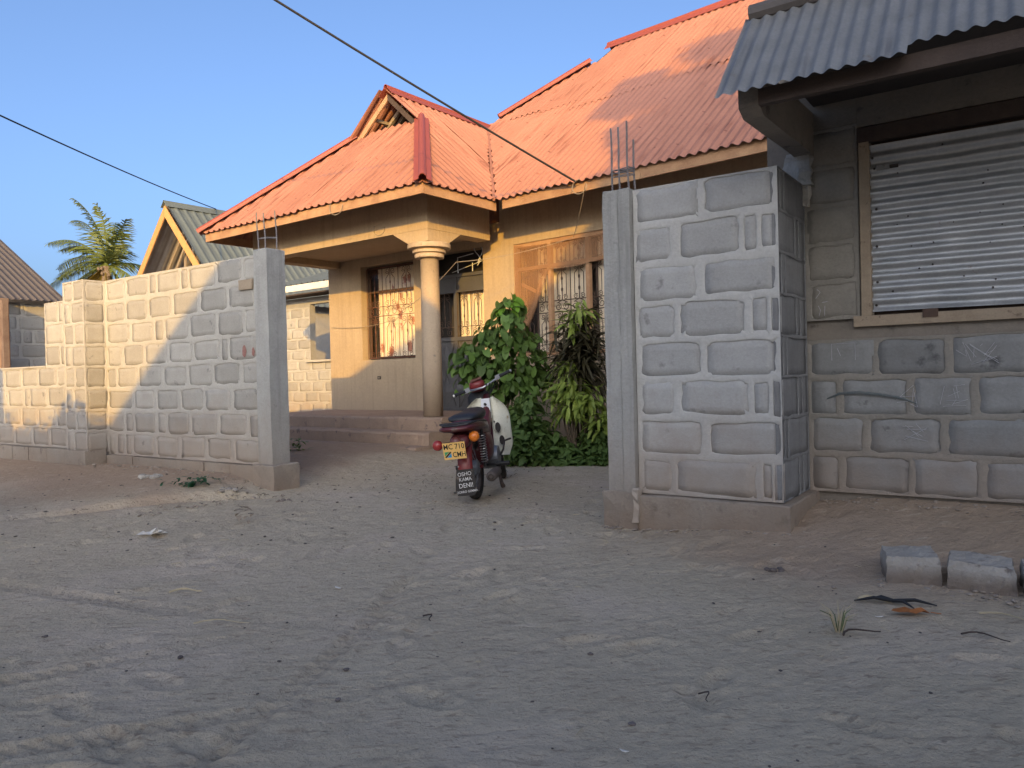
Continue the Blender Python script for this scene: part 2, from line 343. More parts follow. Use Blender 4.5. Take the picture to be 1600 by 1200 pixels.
# ------------------------------------------------------------------ ground
def hashgrid(ix, iy, s):
    h = (ix*374761393 + iy*668265263 + s*974634757) & 0x7fffffff
    h = (h ^ (h >> 13))*1274126177 & 0x7fffffff
    return ((h ^ (h >> 16)) & 0xffff)/65535.0
def vnoise(x, y, s=0):
    ix = np.floor(x).astype(np.int64); iy = np.floor(y).astype(np.int64)
    fx = x-ix; fy = y-iy; fx = fx*fx*(3-2*fx); fy = fy*fy*(3-2*fy)
    a = hashgrid(ix, iy, s); b = hashgrid(ix+1, iy, s); c = hashgrid(ix, iy+1, s); d = hashgrid(ix+1, iy+1, s)
    return (a*(1-fx)+b*fx)*(1-fy) + (c*(1-fx)+d*fx)*fy - 0.5
def sstep(x, a, b):
    t = np.clip((x-a)/(b-a), 0, 1); return t*t*(3-2*t)
TRACKS = [((-3.2, 2.3), (0.6, 4.3), 0.05), ((-2.6, 2.0), (1.2, 3.4), 0.05), ((-3.4, 4.6), (-0.2, 3.1), 0.055), ((-1.0, 2.0), (-0.2, 6.4), 0.045)]
rngn = np.random.RandomState(5)
FOOT = [(rngn.uniform(-4.5, 2.2), rngn.uniform(1.9, 6.5), rngn.uniform(0, 6.28), rngn.uniform(0.8, 1.2)) for _ in range(150)]
def ground_base(x, y):
    x = np.asarray(x, float); y = np.asarray(y, float)
    rx, ry = x-PC.x, y-PC.y
    t = rx*U1.x + ry*U1.y; d = rx*N1.x + ry*N1.y            # d > 0 on the road side
    g = -0.06*sstep(d, 0.6, 3.0)
    right = sstep(-t, -1.0, -0.2)
    g = g + right*0.20*sstep(-d, -0.75, 0.75)*(0.6+0.4*sstep(-t, -0.4, 0.6))
    left = sstep(t, 4.5, 5.6)
    g = g + left*0.14*sstep(-d, -1.6, -0.1)
    g = g + 0.035*sstep(t-4.60-0.75*np.maximum(0, d-0.25), -0.05, 0.08)*sstep(d, 0.2, 0.45)*(1-sstep(d, 1.2, 2.4))*(1-sstep(t, 5.2, 7.0))
    yard = sstep(-d, 0.2, 2.5)
    g = g + yard*0.035
    return g, t, d
def ground_z(x, y):
    return float(ground_base(np.array([x]), np.array([y]))[0][0])
def make_ground():
    xs = np.concatenate([[-300, -120, -60, -30, -18, -12, -9], np.arange(-7, -4.4, 0.08), np.arange(-4.4, 2.9, 0.019), np.arange(2.9, 6, 0.12), [7, 9, 13, 20, 40, 100, 300]])
    ys = [-300, -100, -40, -15, -8, -4, -2, -1, 0, 0.6, 1.0, 1.4]; y = 1.7
    while y < 11: ys.append(y); y += 0.011*max(1.0, (y/2.4)**1.25)
    while y < 20: ys.append(y); y += 0.4
    ys += [24, 30, 45, 80, 150, 400, 900]
    ys = np.array(ys, float)
    X, Y = np.meshgrid(xs, ys)
    g, t, d = ground_base(X, Y)
    near = np.exp(-((np.maximum(0, Y-9)/4)**2))
    rough = 0.55 + 1.1*np.clip(vnoise(X*0.9+4, Y*0.9, 11)+0.35, 0, 1)
    g = g + near*rough*(0.008*vnoise(X*1.7, Y*1.7, 1) + 0.007*vnoise(X*4.3, Y*4.3, 2) + 0.006*vnoise(X*10, Y*10, 3)
                  + 0.005*vnoise(X*21, Y*24, 4) + 0.004*vnoise(X*44, Y*52, 5))
    # low wind-blown ripples, long across the road
    g = g + near*0.008*(np.abs(vnoise(X*4+Y*1.5, Y*16-X*3, 8)) - 0.2)
    # the ledge the gate traffic has worn into the bank left of the path
    led = np.exp(-((t-4.55-0.75*np.maximum(0, d-0.25))/0.10)**2)*sstep(d, 0.15, 0.4)*(1-sstep(d, 1.6, 2.3))
    g = g - 0.035*led
    for fx, fy, fa, fs in FOOT:                              # shallow foot and shoe prints
        m = (np.abs(X-fx) < 0.3) & (np.abs(Y-fy) < 0.3)
        if not m.any(): continue
        dx = (X[m]-fx)*math.cos(fa)+(Y[m]-fy)*math.sin(fa); dy = -(X[m]-fx)*math.sin(fa)+(Y[m]-fy)*math.cos(fa)
        q = (dx/(0.12*fs))**2 + (dy/(0.05*fs))**2
        sole = 0.0035*np.sin(dx*2*math.pi/0.022)*(np.abs(dy) < 0.045)
        g[m] += (-0.012+sole)*np.exp(-q**3) + 0.007*np.exp(-((np.sqrt(q)-1.25)/0.22)**2)
    packed = np.zeros_like(g)
    for (ax, ay), (bx, by), w in TRACKS:                     # motorbike tyre tracks with their tread
        L = math.hypot(bx-ax, by-ay); ux, uy = (bx-ax)/L, (by-ay)/L
        s = (X-ax)*ux+(Y-ay)*uy; e = -(X-ax)*uy+(Y-ay)*ux + 0.06*np.sin(s*1.3)
        m = sstep(w-np.abs(e), -0.012, 0.012)*sstep(s, 0, 0.3)*(1-sstep(s, L-0.3, L))
        tread = np.sin(2*math.pi*(s/0.075 + np.abs(e)/0.07))
        fade = np.clip(vnoise(s*1.5, e*0+3, 9)+0.55, 0, 1)
        packed = np.maximum(packed, m*fade*(0.6-0.4*tread)); g = g + m*fade*(-0.015 + 0.011*tread) + 0.008*fade*np.exp(-((np.abs(e)-w-0.02)/0.02)**2)*sstep(s, 0, 0.3)*(1-sstep(s, L-0.3, L))
    n, mm = X.shape
    verts = np.stack([X, Y, g], -1).reshape(-1, 3)
    idx = np.arange(n*mm).reshape(n, mm)
    q = np.stack([idx[:-1, :-1], idx[:-1, 1:], idx[1:, 1:], idx[1:, :-1]], -1).reshape(-1, 4)
    me = bpy.data.meshes.new('ground')
    me.vertices.add(len(verts)); me.vertices.foreach_set('co', verts.ravel())
    me.loops.add(q.size); me.loops.foreach_set('vertex_index', q.ravel().astype(np.int32))
    me.polygons.add(len(q)); me.polygons.foreach_set('loop_start', np.arange(0, q.size, 4, dtype=np.int32))
    me.polygons.foreach_set('loop_total', np.full(len(q), 4, dtype=np.int32))
    me.polygons.foreach_set('use_smooth', [True]*len(q))
    me.update(); me.validate()
    nn = vnoise(X*1.3, Y*1.3, 31)+0.6*vnoise(X*3.7, Y*3.7, 32)
    soil = sstep(t+0.5*nn, 4.7, 5.5)*sstep(-d+0.7*nn, -2.3, -0.6) + 0.8*sstep(-t+0.5*nn, -1.1, 0.2)*sstep(-d+0.5*nn, -1.3, -0.1)
    a2 = me.attributes.new('soil', 'FLOAT', 'POINT'); a2.data.foreach_set('value', np.clip(soil, 0, 1).ravel().astype(np.float32))
    at_ = me.attributes.new('packed', 'FLOAT', 'POINT'); at_.data.foreach_set('value', packed.ravel().astype(np.float32))
    o = bpy.data.objects.new('ground', me); col.objects.link(o)
    o['kind'] = 'structure'
    m = pmat('dusty_earth', (0.53, 0.445, 0.325), (0.45, 0.37, 0.265), 1.1, 0.97, bump=0.030, bscale=42,
             two=((0.55, 0.455, 0.345), 0.8, 0.50), spots=((0.30, 0.235, 0.175), 24, 0.66), spec=0.1)
    nt = m.node_tree; bs = nt.nodes['Principled BSDF']; src = bs.inputs['Base Color'].links[0].from_socket
    an = nt.nodes.new('ShaderNodeAttribute'); an.attribute_name = 'packed'
    mu = nt.nodes.new('ShaderNodeMath'); mu.operation = 'MULTIPLY'; mu.inputs[1].default_value = 0.55; nt.links.new(an.outputs['Fac'], mu.inputs[0])
    mx = nt.nodes.new('ShaderNodeMix'); mx.data_type = 'RGBA'; nt.links.new(mu.outputs[0], mx.inputs[0]); nt.links.new(src, mx.inputs[6]); mx.inputs[7].default_value = (0.33, 0.265, 0.20, 1)
    def lay(prev, fac_socket, k, colr):
        q = nt.nodes.new('ShaderNodeMath'); q.operation = 'MULTIPLY'; q.inputs[1].default_value = k; nt.links.new(fac_socket, q.inputs[0])
        y = nt.nodes.new('ShaderNodeMix'); y.data_type = 'RGBA'; nt.links.new(q.outputs[0], y.inputs[0]); nt.links.new(prev, y.inputs[6]); y.inputs[7].default_value = (*colr, 1); return y.outputs[2]
    def nz(sc, lo, hi, det=5):
        gm = nt.nodes.new('ShaderNodeNewGeometry'); mp2 = nt.nodes.new('ShaderNodeMapping'); mp2.inputs['Scale'].default_value = sc; mp2.inputs['Rotation'].default_value = (0, 0, 0.35)
        nt.links.new(gm.outputs['Position'], mp2.inputs['Vector']); n2 = nt.nodes.new('ShaderNodeTexNoise'); n2.inputs['Scale'].default_value = 1.0; n2.inputs['Detail'].default_value = det
        nt.links.new(mp2.outputs[0], n2.inputs['Vector']); r2 = nt.nodes.new('ShaderNodeMapRange'); r2.inputs[1].default_value = lo; r2.inputs[2].default_value = hi
        nt.links.new(n2.outputs['Fac'], r2.inputs[0]); return r2.outputs[0]
    c_ = mx.outputs[2]
    a3 = nt.nodes.new('ShaderNodeAttribute'); a3.attribute_name = 'soil'
    c_ = lay(c_, a3.outputs['Fac'], 0.75, (0.33, 0.225, 0.155))
    c_ = lay(c_, nz((7, 26, 1), 0.57, 0.66), 0.40, (0.27, 0.21, 0.155))
    c_ = lay(c_, nz((16, 55, 1), 0.60, 0.66), 0.55, (0.24, 0.185, 0.135))
    c_ = lay(c_, nz((90, 90, 1), 0.60, 0.70, 2), 0.5, (0.30, 0.235, 0.175))
    c_ = lay(c_, nz((5, 17, 1), 0.60, 0.72), 0.45, (0.62, 0.52, 0.40))
    nt.links.new(c_, bs.inputs['Base Color'])
    me.materials.append(m)
    return o
make_ground()

# ------------------------------------------------------------------ masonry
def contour(x0, x1, z0, z1, k=5, jit=0.0, rnd_=0.0, rg=R):
    """points around a rectangle, k per side, optionally rounded and ragged"""
    cx, cz = (x0+x1)/2, (z0+z1)/2; pts = []
    for side in range(4):
        for i in range(k):
            f = (0.0, 0.045, 0.13, 0.37, 0.63, 0.87, 0.955)[i] if k == 7 else i/k
            x, z = ((x0+(x1-x0)*f, z0), (x1, z0+(z1-z0)*f), (x1-(x1-x0)*f, z1), (x0, z1-(z1-z0)*f))[side]
            if rnd_:
                w = 0.42 if i == 0 else (0.12 if i in (1, k-1) else 0.0)
                x += (cx-x)/max(abs(cx-x), 1e-6)*rnd_*w*rg.uniform(0.5, 1.5) if abs(cx-x) > 1e-6 else 0
                z += (cz-z)/max(abs(cz-z), 1e-6)*rnd_*w*rg.uniform(0.5, 1.5) if abs(cz-z) > 1e-6 else 0
            jj = jit*(0.35 if i in (0, 1, 6) else 1.0)
            pts.append((x+rg.uniform(-jj, jj), z+rg.uniform(-jj, jj)))
    return pts

def masonry(th, P, a, n, rows, z0, ch, mb, mm, gap=(0.014, 0.03), zgap=(0.012, 0.024), rnd_=0.022, jit=0.008, seed=1, depth=0.0045, bare=0.0, zcut=None):
    """rows[j] = list of (x0, x1) cells; mortar is one raised sheet with ragged holes, each block an object set back in its hole"""
    rg = random.Random(seed); mo = MB()
    P, a, n = V3(P), V3(a), V3(n)
    def pt(x, z, d=0.0): return P + a*x + Z*z + n*d
    for j, cells in enumerate(rows):
        za, zb = z0+j*ch, z0+(j+1)*ch
        for (x0, x1) in cells:
            w = x1-x0; k = 7; jt = jit if w > 0.2 else 0.002
            gl, gr = rg.uniform(*gap), rg.uniform(*gap)
            if w < 0.2: gl, gr = min(gl, w*0.14), min(gr, w*0.14)
            ga, gb = rg.uniform(*zgap), rg.uniform(*zgap)
            tilt = rg.uniform(-0.006, 0.006)
            inn = contour(x0+gl, x1-gr, za+ga, zb-gb, k, jt, min(rnd_*rg.uniform(0.3, 1.3), w*0.12), rg)
            inn = [(x, z+tilt*(x-(x0+x1)/2)/w*2) for x, z in inn]
            out = contour(x0, x1, za, zb, k)
            cx, cz = (x0+x1)/2, (za+zb)/2
            N_ = len(inn)
            dep = [rg.uniform(-0.0025, 0.0025) for _ in range(N_)]
            o_ = [mo.av(pt(x, z)) for x, z in out]
            mid = [mo.av(pt(xi*0.85+xo*0.15, zi*0.85+zo*0.15, 0.0008+dd*0.6)) for (xi, zi), (xo, zo), dd in zip(inn, out, dep)]
            i_ = [mo.av(pt(x, z, -0.002)) for x, z in inn]
            b_ = [mo.av(pt(x+(cx-x)*0.01, z+(cz-z)*0.02, -depth-0.016)) for x, z in inn]
            for q in range(N_):
                r = (q+1) % N_
                mo.face((o_[q], o_[r], mid[r], mid[q])); mo.face((mid[q], mid[r], i_[r], i_[q])); mo.face((i_[q], i_[r], b_[r], b_[q]))
            # the block
            bd = -depth + rg.uniform(-0.003, 0.004)
            if rg.random() < bare: bd += 0.006
            ctr = pt(cx, cz, bd-0.03)
            vs_ = []; fs = []
            ta, tz = rg.uniform(-0.003, 0.003), rg.uniform(-0.002, 0.002)
            bx0, bx1 = x0+gl-0.012, x1-gr+0.012; bz0, bz1 = za+ga-0.010, zb-gb+0.010
            bx0, bx1, bz0, bz1 = max(bx0, x0+0.001), min(bx1, x1-0.001), max(bz0, za+0.001), min(bz1, zb-0.001)
            nx_, nz_ = (6, 4) if w > 0.2 else (2, 4)
            for b_ in range(nz_+1):
                for a_ in range(nx_+1):
                    vs_.append(pt(bx0+(bx1-bx0)*a_/nx_, bz0+(bz1-bz0)*b_/nz_, bd+ta*(a_/nx_-0.5)+tz*(b_/nz_-0.5)+rg.uniform(-0.0014, 0.0014))-ctr)
            G = [[b_*(nx_+1)+a_ for a_ in range(nx_+1)] for b_ in range(nz_+1)]
            for b_ in range(nz_):
                for a_ in range(nx_): fs.append((G[b_][a_], G[b_][a_+1], G[b_+1][a_+1], G[b_+1][a_]))
            rim = G[0] + [r_[-1] for r_ in G[1:]] + G[-1][-2::-1] + [r_[0] for r_ in G[-2:0:-1]]
            o0 = len(vs_); vs_ += [vs_[q]-n*0.035 for q in rim]
            for q in range(len(rim)):
                r = (q+1) % len(rim); fs.append((rim[r], rim[q], o0+q, o0+r))
            inst('block', mesh_of('block', vs_, fs, mb), Matrix.Translation(ctr), th)
    # make the mortar face outward whichever way the wall runs
    if a.cross(Z).dot(n) > 0: mo.f = [f[::1] for f in mo.f]
    return mo.build('mortar', mm, th, smooth=True)

def cells_from(bounds): return [(x, y) for x, y in zip(bounds, bounds[1:])]

def running_rows(t0, t1, n, seed, full=0.475):
    rg = random.Random(seed); rows = []
    for j in range(n):
        b = [t0]; x = t0 + (full*rg.uniform(0.4, 0.62) if j % 2 else full*rg.uniform(0.9, 1.0))
        b.append(x)
        while x < t1-0.12:
            w = full*rg.uniform(0.94, 1.03)
            if rg.random() < 0.13: w = rg.uniform(0.13, 0.2)
            x += w
            if x > t1-0.1: x = t1
            b.append(x)
        if b[-1] < t1: b[-1] = t1
        rows.append(cells_from(b))
    return rows

def rough_prism(mb, base, poly, z0, z1, nz, jit, rg, ease=0.006):
    """vertical cast piece: cross-section poly (offset vectors), ragged up its height, edges eased"""
    pl = []
    for p, q in zip(poly, poly[1:]+poly[:1]):
        k = max(1, int((V3(q)-V3(p)).length/0.09))
        pl += [V3(p).lerp(V3(q), f/k) for f in range(k)]
    cen = sum(pl, V3((0, 0, 0)))/len(pl)
    zs = [z0+(z1-z0)*k/nz for k in range(nz)] + [z1-ease*1.2, z1]
    rings = []
    for k, z in enumerate(zs):
        ring_ = []
        for p in pl:
            q = V3(p)
            if k == len(zs)-1: q = q-(q-cen).normalized()*ease*1.6
            ring_.append(mb.av(V3(base)+q+Z*z+V3((rg.uniform(-jit, jit), rg.uniform(-jit, jit), rg.uniform(-jit, jit)*0.7))))
        rings.append(ring_)
    n = len(pl)
    for a, b in zip(rings, rings[1:]):
        for k in range(n): mb.face((a[k], a[(k+1) % n], b[(k+1) % n], b[k]))
    mb.face(rings[0][::-1]); mb.face(rings[-1])

def post(th, t0, t1, d0, d1, z0, z1, seed):
    """cast concrete post with the seam its formwork left"""
    rg = random.Random(seed); mb = MB(); tm = t0+(t1-t0)*0.42
    pts = [(t0, d1), (t0, d0), (t1, d0), (t1, d1), (tm+0.004, d1-0.002), (tm, d1-0.008), (tm-0.004, d1+0.004)]
    poly = [U1*t+N1*d for t, d in pts]
    if (poly[1]-poly[0]).cross(poly[2]-poly[1]).z < 0: poly = poly[::-1]
    rough_prism(mb, PC, poly, z0, z1, 16, 0.0035, rg)
    return mb.build('concrete_post', M['concrete'], th)

def rebars(par, spots, z0, tops, lean, zs):
    for (t, d), zt in zip(spots, tops):
        b = MB(); n = 14; pts = []
        for k in range(n+1):
            f = k/n
            pts.append(fp(t+lean*f*0.6, d, z0+(zt-z0)*f) + V3((0.004*math.sin(f*5+t*9), 0, 0)))
        b.tube(pts, [0.0072 if k % 2 else 0.0062 for k in range(n+1)], 6)
        b.build('rebar', M['rebar'], par)
    for z in zs:
        s = MB(); loop = [fp(t, d, z+0.006*i) for i, (t, d) in enumerate(spots)]
        s.tube(loop+[loop[0]], 0.004, 5); s.build('stirrup', M['rebar'], par)

# --- block fence left of the gate
f1 = thing('block_fence', fp(6.3, 0, 0), 'long sandy grey block fence left of the open gateway, half in sunlight', 'fence')
B0, CH = 0.24, 0.2565
rows = running_rows(4.985, 7.82, 8, 21)
masonry(f1, fp(0, 0), U1, N1, rows, B0, CH, M['block'], M['mortar'], gap=(0.016, 0.042), zgap=(0.013, 0.034), rnd_=0.06, seed=3)
b = MB(); b.box(fp(4.98, -0.15, B0), U1*2.84, N1*0.13, Z*2.05); b.build('wall_core', M['core'], f1)
b = MB(); rg = random.Random(4); x = 5.0
while x < 7.8:
    w = min(rg.uniform(0.42, 0.5), 7.82-x); b = MB()
    b.box(fp(x+0.004, -0.16, -0.3), U1*(w-0.008), N1*(0.205+rg.uniform(-0.006, 0.008)), Z*(0.535+rg.uniform(-0.006, 0.004)))
    b.build('plinth_block', M['plinth'], f1); x += w
cp = post(f1, 4.78, 4.98, -0.18, 0.035, 0.2, 2.335, 5)
rebars(cp, [(4.945, 0.0), (4.865, -0.02), (4.82, -0.12)], 2.3, [2.70, 2.69, 2.72], 0.02, [2.44, 2.445])
b = MB(); rough_prism(b, PC, [U1*t+N1*d for t, d in ((4.68, 0.10), (4.68, -0.20), (5.0, -0.20), (5.0, 0.09))][::-1], -0.3, 0.255, 4, 0.008, rg)
b.build('post_base', M['plinth'], f1)
b = MB(); b.box(fp(5.03, -0.01, 1.965), U1*0.205, N1*0.035, Z*0.075); b.box(fp(5.02, -0.01, 2.041), U1*0.225, N1*0.030, Z*0.022)
b.build('timber_stub', M['wood_pale'], f1)
for t, z, hw, hh in ((5.20, 1.36, 0.032, 0.062), (5.06, 1.35, 0.022, 0.045)):
    b = MB(); b.poly([fp(t+hw*math.cos(k/10*6.283)*(1+0.2*math.sin(k*3)), 0.006, z+hh*math.sin(k/10*6.283)) for k in range(10)])
    b.build('paint_smear', M['red_smear'], f1)

# --- pier and low wall at the far left
f2 = thing('block_wall', fp(9.0, 0.2, 0), 'sunlit low block wall with a taller pier at the left edge of the picture', 'wall')
PT0, PT1, PD = 7.82, 8.30, 0.25
masonry(f2, fp(0, PD), U1, N1, [cells_from([PT0, PT0+0.24, PT1] if j % 2 else [PT0, PT0+0.30, PT1]) for j in range(8)], B0+0.03, 0.2525, M['block'], M['mortar'], seed=31, rnd_=0.02)
masonry(f2, fp(PT0, PD), -N1, -U1, [[(0.0, 0.252)] for j in range(8)], B0+0.03, 0.2525, M['block'], M['mortar'], seed=32, gap=(0.012, 0.03))
b = MB(); b.box(fp(PT0+0.025, -0.12, 0.1), U1*(PT1-PT0-0.03), N1*(PD+0.12-0.025), Z*2.17); b.build('wall_core', M['core'], f2)
masonry(f2, fp(0, PD-0.01), U1, N1, running_rows(8.31, 11.2, 4, 41), 0.315, 0.245, M['block'], M['mortar'], seed=33, gap=(0.02, 0.035))
b = MB(); b.box(fp(8.30, 0.08, 0.1), U1*2.9, N1*0.135, Z*1.192); b.build('wall_core', M['core'], f2)
b = MB(); b.box(fp(8.79, 0.06, 1.296), U1*2.4, N1*0.195, Z*0.02); b.build('wall_coping', M['mortar'], f2)
masonry(f2, fp(0, PD-0.01), U1, N1, [cells_from([8.31, 8.42, 8.79]), cells_from([8.31, 8.79]), cells_from([8.31, 8.46, 8.79])], 1.296, 0.262, M['block'], M['mortar'], seed=36, gap=(0.02, 0.035))
b = MB(); b.box(fp(8.30, 0.08, 1.297), U1*0.485, N1*0.135, Z*0.783); b.build('wall_core', M['core'], f2)
x = 7.80
while x < 11.2:
    w = min(rg.uniform(0.42, 0.5), 11.2-x+0.01); b = MB()
    b.box(fp(x+0.004, 0.05, -0.2), U1*(w-0.008), N1*(0.235+rg.uniform(-0.006, 0.008)), Z*(0.505+rg.uniform(-0.006, 0.004)))
    b.build('plinth_block', M['plinth'], f2); x += w
b = MB(); b.box(fp(10.11, 0.10, 1.316), U1*0.07, N1*0.07, Z*0.92); b.box(fp(10.185, 0.06, 1.316), U1*0.06, N1*0.11, Z*0.95); b.build('timber_post', M['wood_fascia'], f2)
b = MB(); q0 = V3((-8.46, 12.2, 0)); b.prism([q0+Z*-0.1, q0+U1*1.6+Z*-0.1, q0+U1*1.6+Z*2.98, q0+Z*2.68], N1*0.14); b.build('shadow_stub', M['core'], f2)  # unseen stub added to cast the shadow on the house wall behind

# --- gate pier on the right
f3 = thing('block_wall', fp(0.5, -0.1, 0), 'tall grey block gate pier with rough pale mortar right of the motorbike', 'wall')
odd = [0.0, 0.49, 0.96]; even = [0.0, 0.06, 0.185, 0.66, 0.96]
rows = [cells_from(even if j % 2 == 0 else odd) for j in range(8)]
rows[5] = cells_from([0.0, 0.49, 0.96]); rows[6] = cells_from([0.0, 0.12, 0.22, 0.67, 0.96]); rows[0] = cells_from([0.0, 0.06, 0.13, 0.70, 0.96])
masonry(f3, fp(0, 0), U1, N1, rows, B0-0.005, CH, M['pier_block'], M['pier_mortar'], gap=(0.018, 0.046), zgap=(0.014, 0.036), rnd_=0.05, jit=0.008, seed=8)
masonry(f3, fp(0, 0), -N1, -U1, [cells_from([0.0, 0.07, 0.15, 0.645] if j % 2 else [0.0, 0.40, 0.50, 0.645]) for j in range(8)], B0-0.005, CH, M['shaded_side_block'], M['shaded_side_block'], gap=(0.008, 0.014), zgap=(0.006, 0.012), rnd_=0.01, seed=9, depth=0.006)
b = MB(); b.box(fp(0.025, -0.63, 0.1), U1*0.94, N1*0.605, Z*2.19); b.build('wall_core', M['core'], f3)
b = MB(); poly = [U1*t+N1*d for t, d in ((-0.055, 0.065), (-0.055, -0.72), (0.95, -0.72), (0.95, 0.06))]
rough_prism(b, PC, poly[::-1], -0.25, 0.228, 3, 0.006, rg); b.build('plinth', M['plinth'], f3)
cp = post(f3, 0.965, 1.165, -0.16, 0.05, 0.2, 2.30, 6)
rebars(cp, [(1.11, -0.01), (1.06, -0.02), (0.995, -0.02), (0.985, -0.10)], 2.27, [2.74, 2.74, 2.77, 2.66], 0.02, [2.425, 2.445, 2.40])
b = MB(); rough_prism(b, PC, [U1*t+N1*d for t, d in ((0.94, 0.085), (0.94, -0.20), (1.20, -0.20), (1.20, 0.075))][::-1], -0.3, 0.25, 4, 0.010, rg)
b.build('post_base', M['plinth'], f3)
b = MB(); rough_prism(b, PC, [U1*t+N1*d for t, d in ((0.925, 0.092), (0.925, 0.04), (0.965, 0.04), (0.965, 0.10))][::-1], 0.05, 0.275, 6, 0.008, rg)
b.build('mortar_lump', M['mortar'], f3)

# ------------------------------------------------------------------ corrugated sheets
def corrugated(parent, O, a, s, n, spans, pitch, amp, mat, width=0.8, name='roof_sheet', seed=1, lap=0.10, step=0.55, prof='sine', jag=0.012, thick=True, maxlen=3.2, sub=6):
    """sheets laid along a; s runs up the slope; spans(x) -> (lo, hi) along s"""
    rg = random.Random(seed); x0, x1 = spans['x']
    O, a, s, n = V3(O), V3(a), V3(s), V3(n)
    def h(x):
        q = (x/pitch) % 1.0
        if prof == 'sine': return amp*math.cos(2*math.pi*q)
        return amp*max(-0.45, min(1.0, 1.9*math.cos(2*math.pi*q)-0.6))      # flat pans, narrow ribs
    x = x0
    while x < x1-0.03:
        xe = min(x+width, x1)
        xl = max(x0, x-lap*0.5)
        los = [spans['f'](xx)[0] for xx in (xl, xe)]; his = [spans['f'](xx)[1] for xx in (xl, (xl+xe)/2, xe)]
        top = max(his); bot = min(los); ncut = max(1, int(math.ceil((top-bot)/maxlen)))
        for c in range(ncut):
            ca = bot+(top-bot)*c/ncut - (0.12 if c else 0); cb = bot+(top-bot)*(c+1)/ncut
            lift = 0.010*c + rg.uniform(0.001, 0.005); jo = rg.uniform(-jag, jag) if c == 0 else rg.uniform(-0.04, 0.04)
            sk = rg.uniform(-0.006, 0.006)
            nx = max(2, int(round((xe-xl)/pitch*sub)))
            colsv = []
            nb = max(2, int(math.ceil((cb-ca)/step)))
            bow = [rg.uniform(-0.006, 0.006) for _ in range(nb+1)]
            for i in range(nx+1):
                xx = xl+(xe-xl)*i/nx; lo, hi = spans['f'](xx)
                l, hgh = max(lo, ca)+jo, min(hi, cb)
                if hgh-l < 0.03: colsv.append(None); continue
                colsv.append([O+a*xx+s*(l+(hgh-l)*k/nb)+n*(h(xx)+lift+bow[k]*(1 if k else 0.5)+sk*(i/nx-0.5)) for k in range(nb+1)])
            b = MB(); prev = None; any_ = False
            for cv in colsv:
                ids = None if cv is None else [b.av(p) for p in cv]
                if ids and prev:
                    for k in range(nb): b.face((prev[k], ids[k], ids[k+1], prev[k+1])); any_ = True
                prev = ids
            if any_:
                ro = b.build(name, mat, parent, smooth=True)
                ul = ro.data.uv_layers.new(name='UVMap'); co = ro.data.vertices; base = rootloc(parent)
                uvs = [((v.co+base-O).dot(a), (v.co+base-O).dot(s)) for v in co]
                for lp in ro.data.loops: ul.data[lp.index].uv = uvs[lp.vertex_index]
        x = xe

def ridge_cap(parent, p, q, sl, mat, side=None, w=0.15, drop=0.11, rr=0.045, name='ridge_cap'):
    p, q = V3(p), V3(q); d = (q-p).normalized()
    sd = side if side is not None else d.cross(Z).normalized(); upv = sd.cross(d).normalized()
    if upv.z < 0: upv = -upv
    prof = [(-w, -drop), (-rr*1.1, -0.012), (-rr, rr*0.5), (-rr*0.5, rr*1.05), (0, rr*1.25), (rr*0.5, rr*1.05), (rr, rr*0.5), (rr*1.1, -0.012), (w, -drop)]
    low = [(x, z-0.008) for x, z in reversed(prof)]
    b = MB(); b.prism([p+sd*x+upv*(z+0.03) for x, z in prof+low], q-p)
    return b.build(name, mat, parent)

# ------------------------------------------------------------------ walls with openings
def wall_open(mb, P, a, n, L, z0, z1, th_, holes):
    """solid wall of thickness th_ behind its face; holes = (x0, x1, za, zb)"""
    xs = sorted(set([0, L]+[h for q in holes for h in q[:2]]))
    for xa, xb in zip(xs, xs[1:]):
        hs = [q for q in holes if q[0] <= xa+1e-6 and q[1] >= xb-1e-6]
        zz = z0
        for q in sorted(hs, key=lambda q: q[2]):
            if q[2] > zz: mb.box(V3(P)+V3(a)*xa+Z*zz, V3(a)*(xb-xa), -V3(n)*th_, Z*(q[2]-zz))
            zz = q[3]
        if z1 > zz: mb.box(V3(P)+V3(a)*xa+Z*zz, V3(a)*(xb-xa), -V3(n)*th_, Z*(z1-zz))

def spiral(c, a, bz, r, turns=1.3, s=1, n=14, start=0.0):
    return [c + a*(s*r*(1-0.72*k/n)*math.cos(start+turns*6.283*k/n)) + bz*(r*(1-0.72*k/n)*math.sin(start+turns*6.283*k/n)) for k in range(n+1)]

